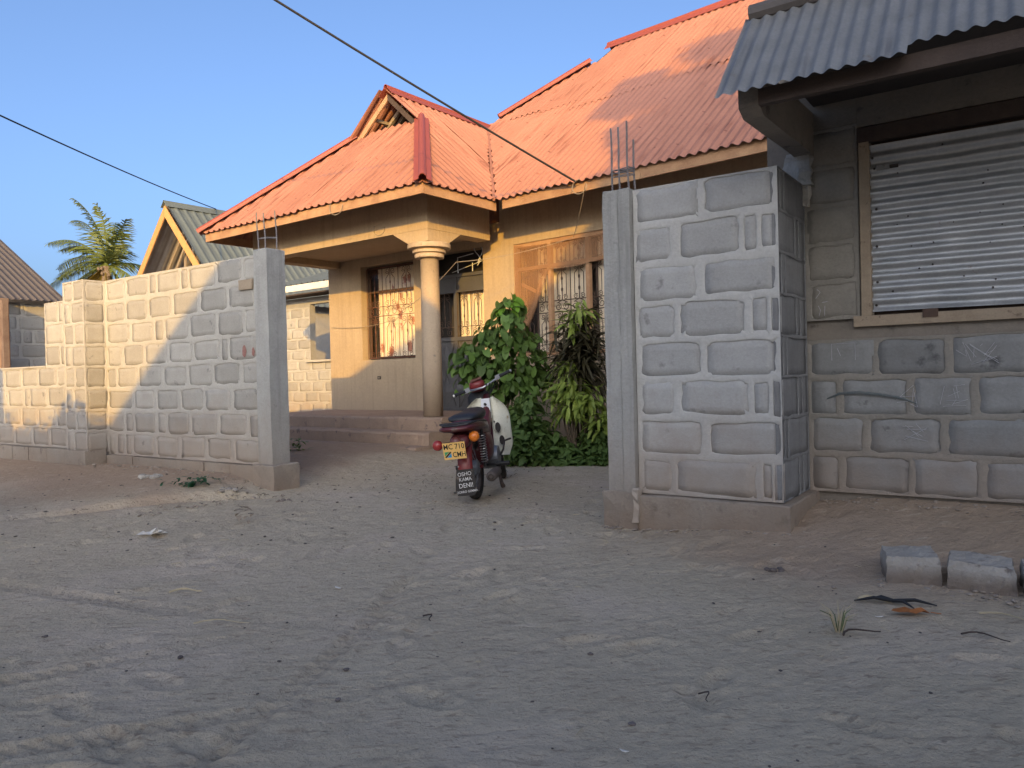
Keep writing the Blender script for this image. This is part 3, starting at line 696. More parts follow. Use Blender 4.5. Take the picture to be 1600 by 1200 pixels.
def grille(parent, P, a, w, h, cols, bands, mat, name='grille', r=0.0055):
    """wrought window grille: bars, rails, S-scrolls and necked panels"""
    b = MB(); P, a = V3(P), V3(a)
    def g(x, z): return P+a*x+Z*z
    for z in bands: b.tube([g(0, z), g(w, z)], r, 5)
    cw = w/cols
    for (za, zb) in zip(bands, bands[1:]):
        hh = zb-za
        for c in range(cols):
            x0 = c*cw; xm = x0+cw/2
            b.tube([g(x0, za), g(x0, zb)], r, 5)
            if hh < 0.22:
                for sgn in (-1, 1):
                    cc = g(xm+sgn*cw*0.24, za+hh*0.45)
                    b.tube(spiral(cc, a, Z, min(cw*0.2, hh*0.42), 1.4, sgn, start=1.2), r*0.8, 4)
                    b.tube([cc+a*(-sgn*cw*0.0)+Z*hh*0.4, g(xm, zb)], r*0.8, 4)
                continue
            b.tube([g(xm, za), g(xm, zb)], r, 5)
            for f in (0.3, 0.62): b.lathe(g(xm, za+hh*f), Z, [(r, -0.03), (r*2.0, -0.012), (r*2.0, 0.012), (r, 0.03)], 6)
            for sgn in (-1, 1):
                xo = xm+sgn*cw*0.26
                b.tube([g(xo, za+hh*0.16), g(xo, za+hh*0.72), g(xm+sgn*cw*0.08, za+hh*0.82), g(xm+sgn*cw*0.08, za+hh*0.88)], r*0.8, 4)
                b.tube(spiral(g(xm+sgn*cw*0.17, za+hh*0.91), a, Z, cw*0.13, 1.35, -sgn, start=3.6), r*0.8, 4)
                b.tube(spiral(g(xm+sgn*cw*0.2, za+hh*0.08), a, Z, cw*0.13, 1.35, -sgn, start=0.6), r*0.8, 4)
    b.tube([g(w, bands[0]), g(w, bands[-1])], r, 5)
    return b.build(name, mat, parent)

def curtain(parent, P, a, n, w, z0, z1, mat, folds, amp, seed, name='curtain'):
    rg = random.Random(seed); b = MB(); nx = int(folds*8); rows = []
    ph = [rg.uniform(-0.6, 0.6) for _ in range(nx+1)]
    for z in np.linspace(z0, z1, 7):
        rows.append([V3(P)+V3(a)*(w*i/nx)+V3(n)*(amp*math.sin(6.283*folds*i/nx+ph[i]*0.5+0.25*math.sin(z*3)))+Z*float(z) for i in range(nx+1)])
    b.grid(rows); return b.build(name, mat, parent, smooth=True)

# ------------------------------------------------------------------ the red-roofed house
ZE = 3.42
house = thing('house', mp_(0, 2, 0), 'beige plastered house with a red corrugated roof and pillared porch', 'house')
SF, SS, SM = 0.87, 0.916, 0.81          # slopes: porch front, porch sides, main roof
W = 4.88; UR = W/2-0.06; ZR = ZE+SS*UR
VG = 1.80                                # where the porch hip stops at its gablet
def slopevec(h, m): return (h+Z*m).normalized(), (Z-h*m).normalized()
# porch front hip
s, n = slopevec(VP, SF); k = math.hypot(1, SF)
hipmax = VG+0.06
def f_front(x):
    e = min(x*SS/SF, (W-x)*SS/SF, hipmax); return (0, max(0, e)*k)
corrugated(house, pp(0, 0, ZE), UP, s, n, {'x': (0.0, W), 'f': f_front}, 0.150, 0.020, M['red_roof'], 0.82, seed=11, prof='rib', sub=8)
# porch right slope: from the eave corner back to the valley with the main roof
def main_z(P): return ZE+SM*((P-VV).dot(VM))
def valley_b(x, right=True):
    """on the porch slope at height x above its eave: how far back until the main roof is met"""
    base = pp(x, 0) if right else pp(W-x, 0)
    zz = ZE+SS*x
    t = 0.0
    for _ in range(30):
        P = base+VP*t; t += (zz-main_z(P))/(SM*VP.dot(VM))
    return t
s, n = slopevec(UP, SS); k = math.hypot(1, SS)
# laid along VP: for a distance y behind the eave corner, spans up the slope
def f_right(y):
    lo = 0.0
    for i in range(41):
        xx = UR*i/40
        if valley_b(xx) >= y: lo = xx; break
    else: lo = UR
    hi = UR if y >= VG-0.12 else min(UR, y*SF/SS)
    return (lo*k, max(lo, hi)*k)
corrugated(house, pp(0, 0, ZE), VP, s, n, {'x': (0.0, valley_b(UR)+0.05), 'f': f_right}, 0.150, 0.020, M['red_roof'], 0.82, seed=12, prof='rib', sub=8)
s2, n2 = slopevec(-UP, SS)
def f_left(y):
    lo = 0.0
    hi = UR if y >= VG-0.12 else min(UR, y*SF/SS)
    return (lo, hi*k)
corrugated(house, pp(W, 0, ZE), VP, s2, n2, {'x': (0.0, 4.2), 'f': f_left}, 0.150, 0.020, M['red_roof'], 0.82, seed=13, prof='rib', sub=8)
hz = ZE+SF*VG
ridge_cap(house, pp(-0.02, -0.02, ZE+0.01), pp(VG*SF/SS, VG, hz+0.02), 0, M['red_cap'], w=0.11, drop=0.035)
ridge_cap(house, pp(W+0.02, -0.02, ZE+0.01), pp(W-VG*SF/SS, VG, hz+0.02), 0, M['red_cap'], w=0.11, drop=0.035)
ridge_cap(house, pp(UR, VG-0.10, ZR-0.01), pp(UR, valley_b(UR)+0.1, ZR-0.01), 0, M['red_cap'], w=0.15, drop=0.12, rr=0.035)
# gablet: near-black back sheet for the hollow's shade, its rafters and bargeboards
b = MB(); g0 = VG+0.9
b.poly([pp(VG*SF/SS, g0, hz-0.2), pp(W-VG*SF/SS, g0, hz-0.2), pp(UR, g0, ZR-0.05)]); b.build('gablet_back', M['near_black'], house)
for sx in (0, 1):
    x0 = VG*SF/SS if sx == 0 else W-VG*SF/SS
    b = MB(); p0 = pp(x0, VG-0.06, hz-0.09); p1 = pp(UR, VG-0.06, ZR-0.08); dd = (p1-p0)
    b.box(p0, dd, VP*0.03, Z*-0.10); b.build('bargeboard', M['wood_fascia'] if sx else M['wood_dark'], house)
    for q in (0.3, 0.6):
        b = MB(); b.box(p0+VP*(0.2+q*0.5)-Z*0.02, dd*0.98, VP*0.05, Z*-0.07); b.build('rafter', M['wood_pale'], house)
for zf in (0.25, 0.6):
    xa = VG*SF/SS+(UR-VG*SF/SS)*zf
    b = MB(); b.box(pp(W-xa, VG+0.02, hz+(ZR-hz)*zf-0.12), -UP*0.05, VP*0.9, -Z*0.05); b.build('purlin', M['wood_pale'], house)
b = MB(); b.box(pp(W-VG*SF/SS-0.5, VG+0.25, hz-0.06), -UP*(W-2*VG*SF/SS-1.0), VP*0.05, Z*0.07); b.build('tie_beam', M['wood_pale'], house)
# main roof
s, n = slopevec(VM, SM); k = math.hypot(1, SM)
UC = 5.40; VT = 4.17; VRG = 4.80; XR = -7.5     # eave corner, top of the hip, ridge line
def porch_cover(x):
    """along the main slope at x: where it emerges from under the porch roof"""
    lo = 0.0
    for i in range(61):
        bq = VT*1.2*i/60; P = mp_(x, bq); d = P-EP
        aa, bb = d.dot(UP), d.dot(VP)
        zp = ZE+min(SS*aa, SS*(W-aa), 9)
        if aa <= 0.0 or aa >= W: continue
        if main_z(P) < zp-0.01: lo = bq+VT*1.2/60
    return lo
_pc = {}
def f_main(x):
    hi = VRG if x <= UC-VT-0.12 else max(0.0, UC-x)
    key = round(x, 3)
    if key not in _pc: _pc[key] = porch_cover(x)
    lo = _pc[key] if x > -0.3 else 0.0
    return (lo*k, max(lo, hi)*k)
corrugated(house, mp_(0, 0, ZE), UM, s, n, {'x': (XR, UC), 'f': f_main}, 0.125, 0.017, M['red_roof'], 0.80, seed=14, prof='sine', sub=8)
hm = ZE+SM*VT; zm = ZE+SM*VRG
s2, n2 = slopevec(-UM, SM)
def f_mleft(y): return (0.0, max(0.0, min(y, VT, 2*VRG-y))*k)
corrugated(house, mp_(UC, 0, ZE), VM, s2, n2, {'x': (0.0, 2*VRG), 'f': f_mleft}, 0.30, 0.017, M['red_roof'], 1.6, seed=15, sub=4)
s3, n3 = slopevec(-VM, SM)
def f_back(x): return (0.0, (VRG if x <= UC-VT else max(0.0, UC-x))*k)
corrugated(house, mp_(0, 2*VRG, ZE), UM, s3, n3, {'x': (XR, UC), 'f': f_back}, 0.30, 0.017, M['red_roof'], 1.6, seed=16, sub=4)
b = MB(); b.poly([mp_(UC-VT, VT, hm), mp_(UC-VT, 2*VRG-VT, hm), mp_(UC-VT, VRG, zm-0.03)]); b.build('gablet_back', M['near_black'], house)
vt2 = 2.9
ridge_cap(house, mp_(UC-vt2, vt2, ZE+SM*vt2+0.02), mp_(UC-VT+0.05, VT-0.05, hm+0.02), 0, M['red_cap'], w=0.11, drop=0.035)
xr = UC-VT+0.13
for i in range(5):
    ridge_cap(house, mp_(xr, VRG, zm+0.02+0.004*(i % 2)), mp_(xr-1.75, VRG, zm+0.02+0.004*(i % 2)), 0, M['red_cap'], w=0.15, drop=0.12); xr -= 1.75
# valley lining
b = MB(); pv = [mp_(0, 0, ZE)]
for i in range(0, 9):
    x = UR*i/8; y = valley_b(x); pv.append(pp(x, y, ZE+SS*x+0.012))
b.tube(pv[1:], 0.024, 6); b.build('valley_flashing', M['red_roof'], house)
# fascia boards
def fascia(p, d, length, out, h=0.125, splits=(1.0,)):
    x = 0.0
    for f in splits:
        L = length*f; b = MB(); b.box(V3(p)+d*x+out*0.0, d*(L-0.004), out*-0.03, Z*-h); b.build('fascia_board', M['wood_fascia'], house); x += L
fascia(pp(0.05, 0.05, ZE+0.002), UP, W-0.10, -VP, splits=(0.55, 0.45))
fascia(pp(0.05, 0.085, ZE+0.002), VP, 1.40, -UP, splits=(1.0,))
fascia(mp_(-0.055, 0.06, ZE+0.002), -UM, 7.2, -VM, splits=(0.30, 0.35, 0.35))
fascia(pp(W-0.05, 0.085, ZE+0.002), VP, 2.4, UP)
# walls
DW = 0.85                                # main eave overhang
WALLV = 2.30                             # porch back wall
b = MB()
wall_open(b, mp_(0.72, DW, 0.0), -UM, -VM, 7.6, 0, 3.9, 0.17, [(0.72-0.46, 0.72+1.44, 1.33, 2.97)])
b.build('front_wall', M['plaster'], house)
b = MB(); b.box(mp_(0.715, DW+0.172, 0.0), -UM*0.17, VM*1.3, Z*3.35); b.build('return_wall', M['plaster'], house)
b = MB()
wall_open(b, pp(4.60, WALLV, 0.0), -UP, -VP, 4.2, 0.3, 3.35, 0.18, [(4.60-3.74, 4.60-2.46, 1.385, 3.0), (4.60-2.12, 4.60-0.98, 0.3, 3.02)])
b.build('porch_wall', M['plaster'], house)
b = MB(); b.box(pp(4.595, WALLV+0.182, 0.0), -UP*0.17, VP*6.2, Z*3.3); b.build('side_wall', M['plaster'], house)
b = MB(); b.box(mp_(4.8, 8.6, 0.0), -UM*11.7, VM*0.17, Z*3.35); b.box(mp_(-6.9, DW+0.2, 0.0), UM*0.17, VM*7.6, Z*3.35); b.build('rear_wall', M['plaster'], house)
b = MB(); b.box(mp_(4.2, DW+0.25, 3.10), -UM*10.9, VM*8.0, Z*0.04); b.box(mp_(4.2, DW+2.9, 0.0), -UM*10.9, VM*0.05, Z*3.1); b.build('ceiling', M['dark'], house)
b = MB(); b.box(pp(4.40, 0.75, 3.14), -UP*3.6, VP*1.53, Z*0.04); b.build('porch_ceiling', M['plaster_old'], house)
# porch beams with haunches over the pillar
CX, CY = 0.44, 0.93                      # pillar axis in porch coordinates
colp = V3((-1.078, 10.43, 0)); dcol = colp-EP; CX, CY = dcol.dot(UP), dcol.dot(VP)
BV = CY-0.20; BU = CX-0.17; ZB = 3.03
b = MB(); b.box(pp(BU, BV, ZB), UP*(4.5-BU), VP*0.24, Z*0.52)
b.box(pp(BU, BV+0.242, ZB), UP*0.24, VP*(WALLV-BV-0.55), Z*0.52)
hz_ = ZB-0.002
b.prism([pp(BU+0.005, BV+0.003, hz_), pp(BU+0.66, BV+0.003, hz_), pp(BU+0.38, BV+0.003, 2.87), pp(BU+0.005, BV+0.003, 2.87)], VP*0.234)
b.prism([pp(BU+0.003, BV+0.24, hz_), pp(BU+0.003, BV+0.66, hz_), pp(BU+0.003, BV+0.40, 2.87), pp(BU+0.003, BV+0.24, 2.87)], UP*0.234)
b.box(pp(4.255, BV+0.242, ZB-0.0), UP*0.24, VP*(WALLV-BV-0.25), Z*0.5)
b.build('porch_beam', M['plaster'], house)
# pillar
cz = 0.53
b = MB(); b.lathe(colp+Z*0, Z, [(0.136, cz), (0.133, 1.2), (0.129, 2.0), (0.126, 2.655), (0.150, 2.660), (0.196, 2.668), (0.200, 2.680), (0.200, 2.715), (0.192, 2.722), (0.205, 2.728), (0.225, 2.735), (0.228, 2.770), (0.22, 2.778), (0.262, 2.786), (0.290, 2.792), (0.293, 2.806), (0.293, 2.846), (0.285, 2.856), (0.20, 2.872)], 32)
pil_ = b.build('pillar', M['plaster_old'], house, smooth=True)
for p_ in pil_.data.polygons: p_.use_smooth = p_.center.z+rootloc(house).z < 2.65

# floor slab and steps
SC = V3((-0.938, 10.113, 0)); dS = SC-EP; SU, SV = dS.dot(UP), dS.dot(VP)
def ragged_slab(name, u0_, u1_, v0_, v1_, z0_, z1_, seed):
    rg = random.Random(seed); b = MB(); nu = 40
    prof_f = []
    for i in range(nu+1):
        x = u0_+(u1_-u0_)*i/nu; e = rg.uniform(-0.018, 0.018); w = rg.uniform(-0.012, 0.01)
        prof_f.append([pp(x, v0_+e*0.5, z0_), pp(x, v0_+e*0.6, z0_+(z1_-z0_)*0.5), pp(x, v0_+e*0.5+0.004, z1_-0.03+w), pp(x, v0_+0.022+e*0.6, z1_-0.006+w*0.5), pp(x, v0_+0.08, z1_), pp(x, v1_, z1_+0.0)])
    b.grid(prof_f); b.poly([p for p in prof_f[0]]+[pp(u0_, v1_, z0_)]); b.poly(([p for p in prof_f[-1]]+[pp(u1_, v1_, z0_)])[::-1])
    return b.build(name, M['slab'], house)
ragged_slab('porch_floor', SU-0.0, 4.55, SV, WALLV+0.02, 0.0, 0.525, 1)
ragged_slab('step', SU-0.02, 4.3, SV-0.28, SV-0.001, -0.1, 0.345, 2)
ragged_slab('step', SU-0.05, 4.3, SV-0.56, SV-0.281, -0.1, 0.175, 3)
# porch window
win = MB(); w0 = pp(3.70, WALLV+0.12, 1.40)
for (x, z, ww, hh) in ((0, 0, 1.20, 0.035), (0, 1.55, 1.20, 0.035), (0, 0.035, 0.035, 1.515), (1.165, 0.035, 0.035, 1.515), (0.035, 1.14, 1.13, 0.035)):
    win.box(w0-UP*x+Z*z, -UP*ww, VP*0.05, Z*hh)
wf = win.build('window', M['iron'], house)
grille(wf, pp(3.68, WALLV+0.085, 1.41), -UP, 1.16, 1.54, 3, [0.0, 0.72, 0.88, 1.54], M['rust_red'], r=0.006)
curtain(wf, pp(3.52, WALLV+0.21, 0), -UP, -VP, 1.02, 1.36, 2.98, M['flower_cloth'], 9, 0.022, 5)
g = MB(); g.box(w0-UP*0.03+VP*0.02+Z*0.03, -UP*1.14, VP*0.004, Z*1.5); g.build('pane', M['glass'], wf)
g = MB(); g.box(pp(3.9, WALLV+0.34, 0.8), -UP*1.7, VP*0.02, Z*2.3); g.build('room_shade_sheet', M['dark'], wf)
# door
dr = MB(); d0 = pp(2.12, WALLV+0.06, 0.525)
for (x, z, ww, hh) in ((0, 0, 0.05, 2.15), (1.09, 0, 0.05, 2.15), (0.47, 0, 0.06, 2.15), (0.05, 2.10, 1.04, 0.05), (0.05, 1.86, 1.04, 0.04), (0.05, 1.10, 1.04, 0.06), (0.05, 0.0, 1.04, 0.05)):
    dr.box(d0-UP*x+Z*z+VP*(0.002*(ww < 0.1)), -UP*ww, VP*0.06, Z*hh)
door = dr.build('door', M['door_metal'], house)
for (x, ww) in ((0.05, 0.42), (0.53, 0.56)):
    b = MB(); b.box(d0-UP*x+VP*0.03+Z*0.05, -UP*ww, VP*0.02, Z*1.05)
    for zc in (0.30, 0.80):
        c = d0-UP*(x+ww/2)+VP*0.025+Z*(zc-0.0); tip = c-VP*0.035
        q = [c-UP*ww*0.42, c+Z*0.24, c+UP*ww*0.42, c-Z*0.24]
        for i in range(4): b.poly([q[i], q[(i+1) % 4], tip])
    b.tube([d0-UP*(x+0.02)+Z*0.07+VP*0.02, d0-UP*(x+ww-0.02)+Z*1.07+VP*0.02], 0.008, 4); b.tube([d0-UP*(x+0.02)+Z*1.07+VP*0.02, d0-UP*(x+ww-0.02)+Z*0.07+VP*0.02], 0.008, 4)
    b.build('door_panel', M['door_metal'], door)
    grille(door, d0-UP*x+VP*0.02+Z*1.16, -UP, ww, 0.7, 1 if ww < 0.5 else 2, [0.0, 0.16, 0.70], M['iron'])
    b = MB(); b.box(d0-UP*x+VP*0.03+Z*1.90, -UP*ww, VP*0.012, Z*0.2); b.build('transom_pane', M['door_metal'], door)
curtain(door, d0-UP*0.50+VP*0.13, -UP, -VP, 0.62, 1.05, 1.88, M['cream_cloth'], 5, 0.012, 8)
b = MB(); b.box(d0-UP*-0.05+VP*0.25-Z*0.2, -UP*1.3, VP*0.02, Z*2.9); b.build('room_shade_sheet', M['dark'], door)
b = MB()
p0 = d0-UP*0.62+Z*2.15-VP*0.05
b.tube([p0, p0+Z*0.24, p0+Z*0.27-UP*0.32], 0.007, 5); b.tube([p0-UP*0.3, p0-UP*0.3+Z*0.13], 0.007, 5); b.tube([p0+Z*0.02+UP*0.12, p0-UP*0.5+Z*0.14], 0.005, 5)
b.tube([p0-UP*(0.40+0.06*math.sin(k*0.9))+Z*(0.08+k*0.05) for k in range(8)], 0.007, 5)
b.tube([p0-UP*(0.46-0.05*math.cos(k*0.8))+Z*(0.12+k*0.045) for k in range(8)], 0.006, 5)
b.build('bent_bracket', M['white_paint'], door)
b = MB(); b.cbox(pp(3.33, WALLV-0.006, 1.075), UP, VP, Z, 0.075, 0.012, 0.055); s_ = b.build('socket', M['wood_dark'], house)
b = MB(); b.cbox(pp(3.33, WALLV-0.015, 1.075), UP, VP, Z, 0.035, 0.01, 0.03); b.build('socket_face', M['wood_pale'], s_)
# main window: timber frame, net, grille, panes, curtain
def mw(x, z, d=0.0): return mp_(0.46-x, DW+d, 1.33+z)
WW, WH = 1.90, 1.64
fr = MB()
for (x, z, ww, hh) in ((0, 0, 0.06, WH), (WW-0.06, 0, 0.06, WH), (0.06, WH-0.06, WW-0.12, 0.06), (0.06, 0, WW-0.12, 0.05), (0.62, 0.05, 0.055, WH-0.11), (1.28, 0.05, 0.055, WH-0.11)):
    fr.box(mw(x, z, 0.02), -UM*ww, VM*0.07, Z*hh)
for xa, xb in ((0.06, 0.62), (0.675, 1.28), (1.335, WW-0.06)):
    fr.box(mw(xa, 1.24, 0.02), -UM*(xb-xa), VM*0.07, Z*0.05)
wfm = fr.build('window', M['wood_fascia'], house)
grille(wfm, mw(0.05, 0.03, 0.11), -UM, WW-0.1, WH-0.06, 6, [0.0, 0.58, 0.74, 1.24, 1.56], M['iron'], r=0.0075)
for xa, xb in ((0.06, 0.62), (0.675, 1.28), (1.335, WW-0.06)):
    for za, zb in ((0.05, 1.24), (1.29, WH-0.06)):
        g = MB(); g.box(mw(xa, za, 0.135), -UM*(xb-xa), VM*0.004, Z*(zb-za)); g.build('pane', M['glass'], wfm)
curtain(wfm, mw(0.30, -1.33, 0.20), -UM, -VM, 0.92, 1.33, 2.96, M['cream_cloth'], 5, 0.014, 12)
curtain(wfm, mw(1.36, -1.33, 0.20), -UM, -VM, 0.46, 1.33, 2.96, M['cream_cloth'], 3, 0.014, 13)
b = MB(); b.box(mw(-0.3, -0.4, 0.40), -UM*2.6, VM*0.02, Z*2.4); b.build('room_shade_sheet', M['dark'], wfm)
# torn mosquito net hanging from the head of the frame
b = MB(); nx, nz = 26, 12; rgn = random.Random(3); rows = []
for j in range(nz+1):
    r_ = []
    for i in range(nx+1):
        f = i/nx; x = 0.02+f*(WW-0.04)
        sag = 0.32+0.10*math.sin(f*3.1) + (1.0*max(0, 1-f/0.33)**0.7 if f < 0.33 else 0)
        z = WH-0.02 - sag*j/nz - 0.06*math.sin(math.pi*f)*(1-j/nz)
        r_.append(mw(x, z, -0.005-0.012*math.sin(f*20+j)*j/nz))
    rows.append(r_)
b.grid(rows); b.build('mosquito_net', M['net'], wfm, smooth=True)
b = MB(); b.tube([mw(0.04, 0.30+0.16*0, 0.0), mw(0.2, 0.42), mw(0.4, 0.75), mw(0.52, 1.1)], [0.03, 0.05, 0.04, 0.02], 6); b.build('net_roll', M['net'], wfm, smooth=True)
b = MB(); b.box(mw(0.14, 1.02, 0.012), -UM*0.34-Z*0.16, VM*0.02, Z*0.05); b.build('loose_slat', M['wood_fascia'], wfm)
b = MB(); b.box(mp_(0.54, DW-0.03, 1.285), -UM*2.06, VM*0.028, Z*0.04); b.build('window_sill', M['plaster_old'], house)

# ------------------------------------------------------------------ the shop on the right
shop = thing('shop', sp(1.0, -0.2, 0.2), 'weathered block shop with a closed corrugated metal shutter under a rusty grey eave', 'shop')
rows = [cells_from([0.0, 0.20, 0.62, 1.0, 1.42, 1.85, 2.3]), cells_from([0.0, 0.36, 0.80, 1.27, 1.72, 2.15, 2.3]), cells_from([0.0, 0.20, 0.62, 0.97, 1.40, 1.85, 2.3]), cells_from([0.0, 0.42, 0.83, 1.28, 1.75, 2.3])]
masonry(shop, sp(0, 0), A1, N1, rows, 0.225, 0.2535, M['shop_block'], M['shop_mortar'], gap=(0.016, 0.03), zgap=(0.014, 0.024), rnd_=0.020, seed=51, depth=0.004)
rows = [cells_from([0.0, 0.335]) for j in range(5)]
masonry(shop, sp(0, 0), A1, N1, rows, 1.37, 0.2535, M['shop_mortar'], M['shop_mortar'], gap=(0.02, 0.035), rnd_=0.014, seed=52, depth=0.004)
b = MB(); wall_open(b, sp(-0.25, -0.03), A1, N1, 3.2, -0.2, 3.05, 0.16, [(0.66, 2.36, 1.38, 2.56)])
b.box(sp(0, -0.029, 1.24), A1*0.0+A1*2.3, N1*0.027, Z*0.075)
b.box(sp(0.335, -0.029, 2.61), A1*2.0, N1*0.027, Z*0.44); b.box(sp(0.0, -0.029, 2.64), A1*0.334, N1*0.027, Z*0.41)
b.build('wall_core', M['shop_plaster'], shop)
b = MB(); b.box(sp(-0.25, -0.2, -0.2), A1*3.2, -N1*3.0, Z*2.9); b.build('rear_room', M['shop_plaster'], shop)
sh = MB()
sh.box(sp(0.345, -0.10, 1.385), A1*0.060, N1*0.112, Z*1.12)
sh.box(sp(0.30, -0.10, 1.315), A1*2.0, N1*0.135, Z*0.068)
sh.box(sp(2.12, -0.10, 1.385), A1*0.06, N1*0.115, Z*1.12)
shutter = sh.build('shutter', M['wood_pale'], shop)
b = MB(); b.box(sp(0.335, -0.10, 2.505), A1*1.96, N1*0.110, Z*0.095); b.build('head_timber', M['wood_dark'], shutter)
# the sheet, its waves running along the wall, dented
b = MB(); rg = random.Random(6); rows_ = []; nz = 14*8; nx = 40
dents = [(rg.uniform(0.45, 1.5), rg.uniform(1.45, 2.4), rg.uniform(0.02, 0.06), rg.uniform(-0.010, 0.006)) for _ in range(40)]
for j in range(nz+1):
    z = 1.405+1.075*j/nz; r_ = []
    for i in range(nx+1):
        t = 0.400+1.70*i/nx
        d = 0.0088*math.cos(6.283*(z-1.405)/0.0768 + 0.25*math.sin(t*2.1)) + 0.004*math.sin(t*4+z*3)
        for (dt, dz, ds, da) in dents:
            q = ((t-dt)/ds/1.8)**2+((z-dz)/ds)**2
            if q < 6: d += da*math.exp(-q)
        r_.append(sp(t, -0.03+d, z+0.004*math.sin(t*3)))
    rows_.append(r_)
b.grid(rows_); b.build('corrugated_panel', M['shutter'], shutter, smooth=True)
b = MB(); b.box(sp(0.40, -0.09, 1.385), A1*1.72, N1*0.02, Z*1.12); b.build('panel_back', M['wood_dark'], shutter)
for t in (0.43,):
    for z in (2.40, 2.33, 2.07, 1.83, 1.6, 1.45):
        b = MB(); b.lathe(sp(t+rg.uniform(-0.01, 0.01), -0.026, z), N1, [(0.008, 0), (0.008, 0.010), (0.004, 0.013)], 8); b.build('nail', M['near_black'], shutter)
for _ in range(24):
    t, z = rg.uniform(0.5, 1.3), rg.uniform(1.45, 2.42)
    b = MB(); b.lathe(sp(t, -0.030, z), N1, [(rg.uniform(0.004, 0.008), 0), (0.004, 0.0115)], 7); b.build('nail', M['near_black'], shutter)
b = MB(); b.box(sp(0.445, -0.022, 2.315), A1*0.075, N1*0.012, Z*0.035); b.lathe(sp(0.49, -0.010, 2.34), N1, [(0.006, 0), (0.004, 0.01)], 8); h_ = b.build('hasp', M['zinc'], shutter)
b = MB(); b.box(sp(0.522, -0.024, 2.318), A1*0.05, N1*0.013, Z*0.022); b.build('hasp_tongue', M['near_black'], h_)
b = MB(); b.box(sp(0.70, 0.0355, 1.352), A1*0.085, N1*0.006, Z*0.052); b.build('bottom_latch', M['iron'], shutter)
# lintel bracket, eave beam, roof
b = MB(); rgb = random.Random(9); poly = []
prof = [(-0.02, 2.46), (0.35, 2.455), (0.75, 2.44), (1.12, 2.43), (1.20, 2.47), (1.21, 2.66), (0.6, 2.72), (-0.02, 2.74)]
b.prism([sp(-0.05, d, z+0.02) for d, z in prof], A1*0.115); b.build('lintel_bracket', M['shop_plaster'], shop)
b = MB(); rough_prism(b, sp(0, 0), [A1*t+N1*d for t, d in ((-0.13, 0.0), (0.05, 0.0), (0.04, 0.04), (-0.02, 0.055), (-0.12, 0.045))], 2.28, 2.50, 5, 0.014, rgb)
b.build('mortar_lump', M['concrete'], shop)
b = MB(); rough_prism(b, sp(0, 0), [A1*t+N1*d for t, d in ((-0.02, 0.0), (0.045, 0.0), (0.03, 0.035), (-0.01, 0.04))], 2.14, 2.34, 5, 0.010, rgb); b.build('mortar_drip', M['mortar'], shop)
b = MB(); b.box(sp(0.07, 1.19, 2.475), A1*2.6, N1*0.05, Z*0.085); b.build('eave_beam', M['wood_dark'], shop)
for t in (0.5, 1.25, 2.0):
    b = MB(); b.box(sp(t, 0.0, 2.86), A1*0.06, N1*0.55+Z*0.10, Z*0.08); b.build('rafter', M['wood_dark'], shop)
b = MB(); b.box(sp(0.07, 0.005, 2.80), A1*2.5, N1*0.92, Z*0.02); b.build('eave_shade_board', M['near_black'], shop)  # added board, its black stands for the deep shade under the eave
ED, RD, RZ, EZ = 1.36, 0.78, 3.16, 2.525
hor = -N1; ms = (RZ-EZ)/(ED-RD); s, n = slopevec(hor, ms); kk = math.hypot(1, ms)
def shop_roof(xa, xb, off, seed, mat):
    corrugated(shop, sp(0, ED-off, EZ+off*ms), A1, s, n, {'x': (xa, xb), 'f': lambda x: (0.0, (ED-off-RD)*kk)}, 0.0768, 0.0095, mat, 1.2, seed=seed, lap=0.0, step=0.12, jag=0.004, sub=8)
shop_roof(-0.13, 0.80, 0.0, 61, M['zinc']); shop_roof(0.74, 2.6, 0.06, 62, M['zinc'])
hor2 = N1; s4, n4 = slopevec(hor2, 0.12)
corrugated(shop, sp(0, -3.2, RZ-0.5), A1, s4, n4, {'x': (-0.1, 2.6), 'f': lambda x: (0.0, 4.0*math.hypot(1, 0.12))}, 0.30, 0.0095, M['zinc'], 1.3, seed=63, sub=4)
rc = MB(); rc.tube([sp(-0.10, RD, RZ+0.015), sp(0.5, RD, RZ+0.02), sp(2.6, RD, RZ+0.02)], 0.055, 10); rc.box(sp(-0.10, RD, RZ-0.10), A1*2.7, N1*-0.10+Z*-0.02, Z*0.02)
rc.build('ridge_cap', M['dark_roof'], shop)
# chalk scribbles and a smear of paint
def chalk(name, strokes, mat=None, r=0.003):
    b = MB()
    for st in strokes: b.tube([sp(t, 0.0035, z) for t, z in st], r, 4)
    return b.build(name, mat or M['chalk'], shop)
rc_ = random.Random(15)
chalk('chalk_mark', [[(0.155, 1.10), (0.155, 1.21), (0.30, 1.212), (0.30, 1.10)], [(0.19, 1.18), (0.21, 1.13)]], r=0.0014)
chalk('chalk_mark', [[(0.08, 1.40), (0.09, 1.44), (0.075, 1.47)], [(0.115, 1.40), (0.118, 1.465)], [(0.10, 1.49), (0.135, 1.495)], [(0.06, 1.52), (0.09, 1.56), (0.07, 1.58)]], r=0.0015)
for cx_, cz_, nn in ((0.58, 0.86, 6), (0.86, 0.86, 9), (1.02, 1.12, 8), (0.95, 1.12, 6), (0.65, 0.63, 7)):
    chalk('chalk_mark', [[(cx_+rc_.uniform(-0.08, 0.08), cz_+rc_.uniform(-0.07, 0.07)) for _ in range(2)] for _ in range(nn)], r=0.0012)
b = MB(); pts = [(0.12, 0.845), (0.2, 0.88), (0.32, 0.885), (0.45, 0.87), (0.58, 0.845), (0.66, 0.81)]
b.tube([sp(t, 0.001, z) for t, z in pts], [0.004, 0.010, 0.012, 0.010, 0.009, 0.003], 5); b.build('paint_smear', M['green_paint'], shop)

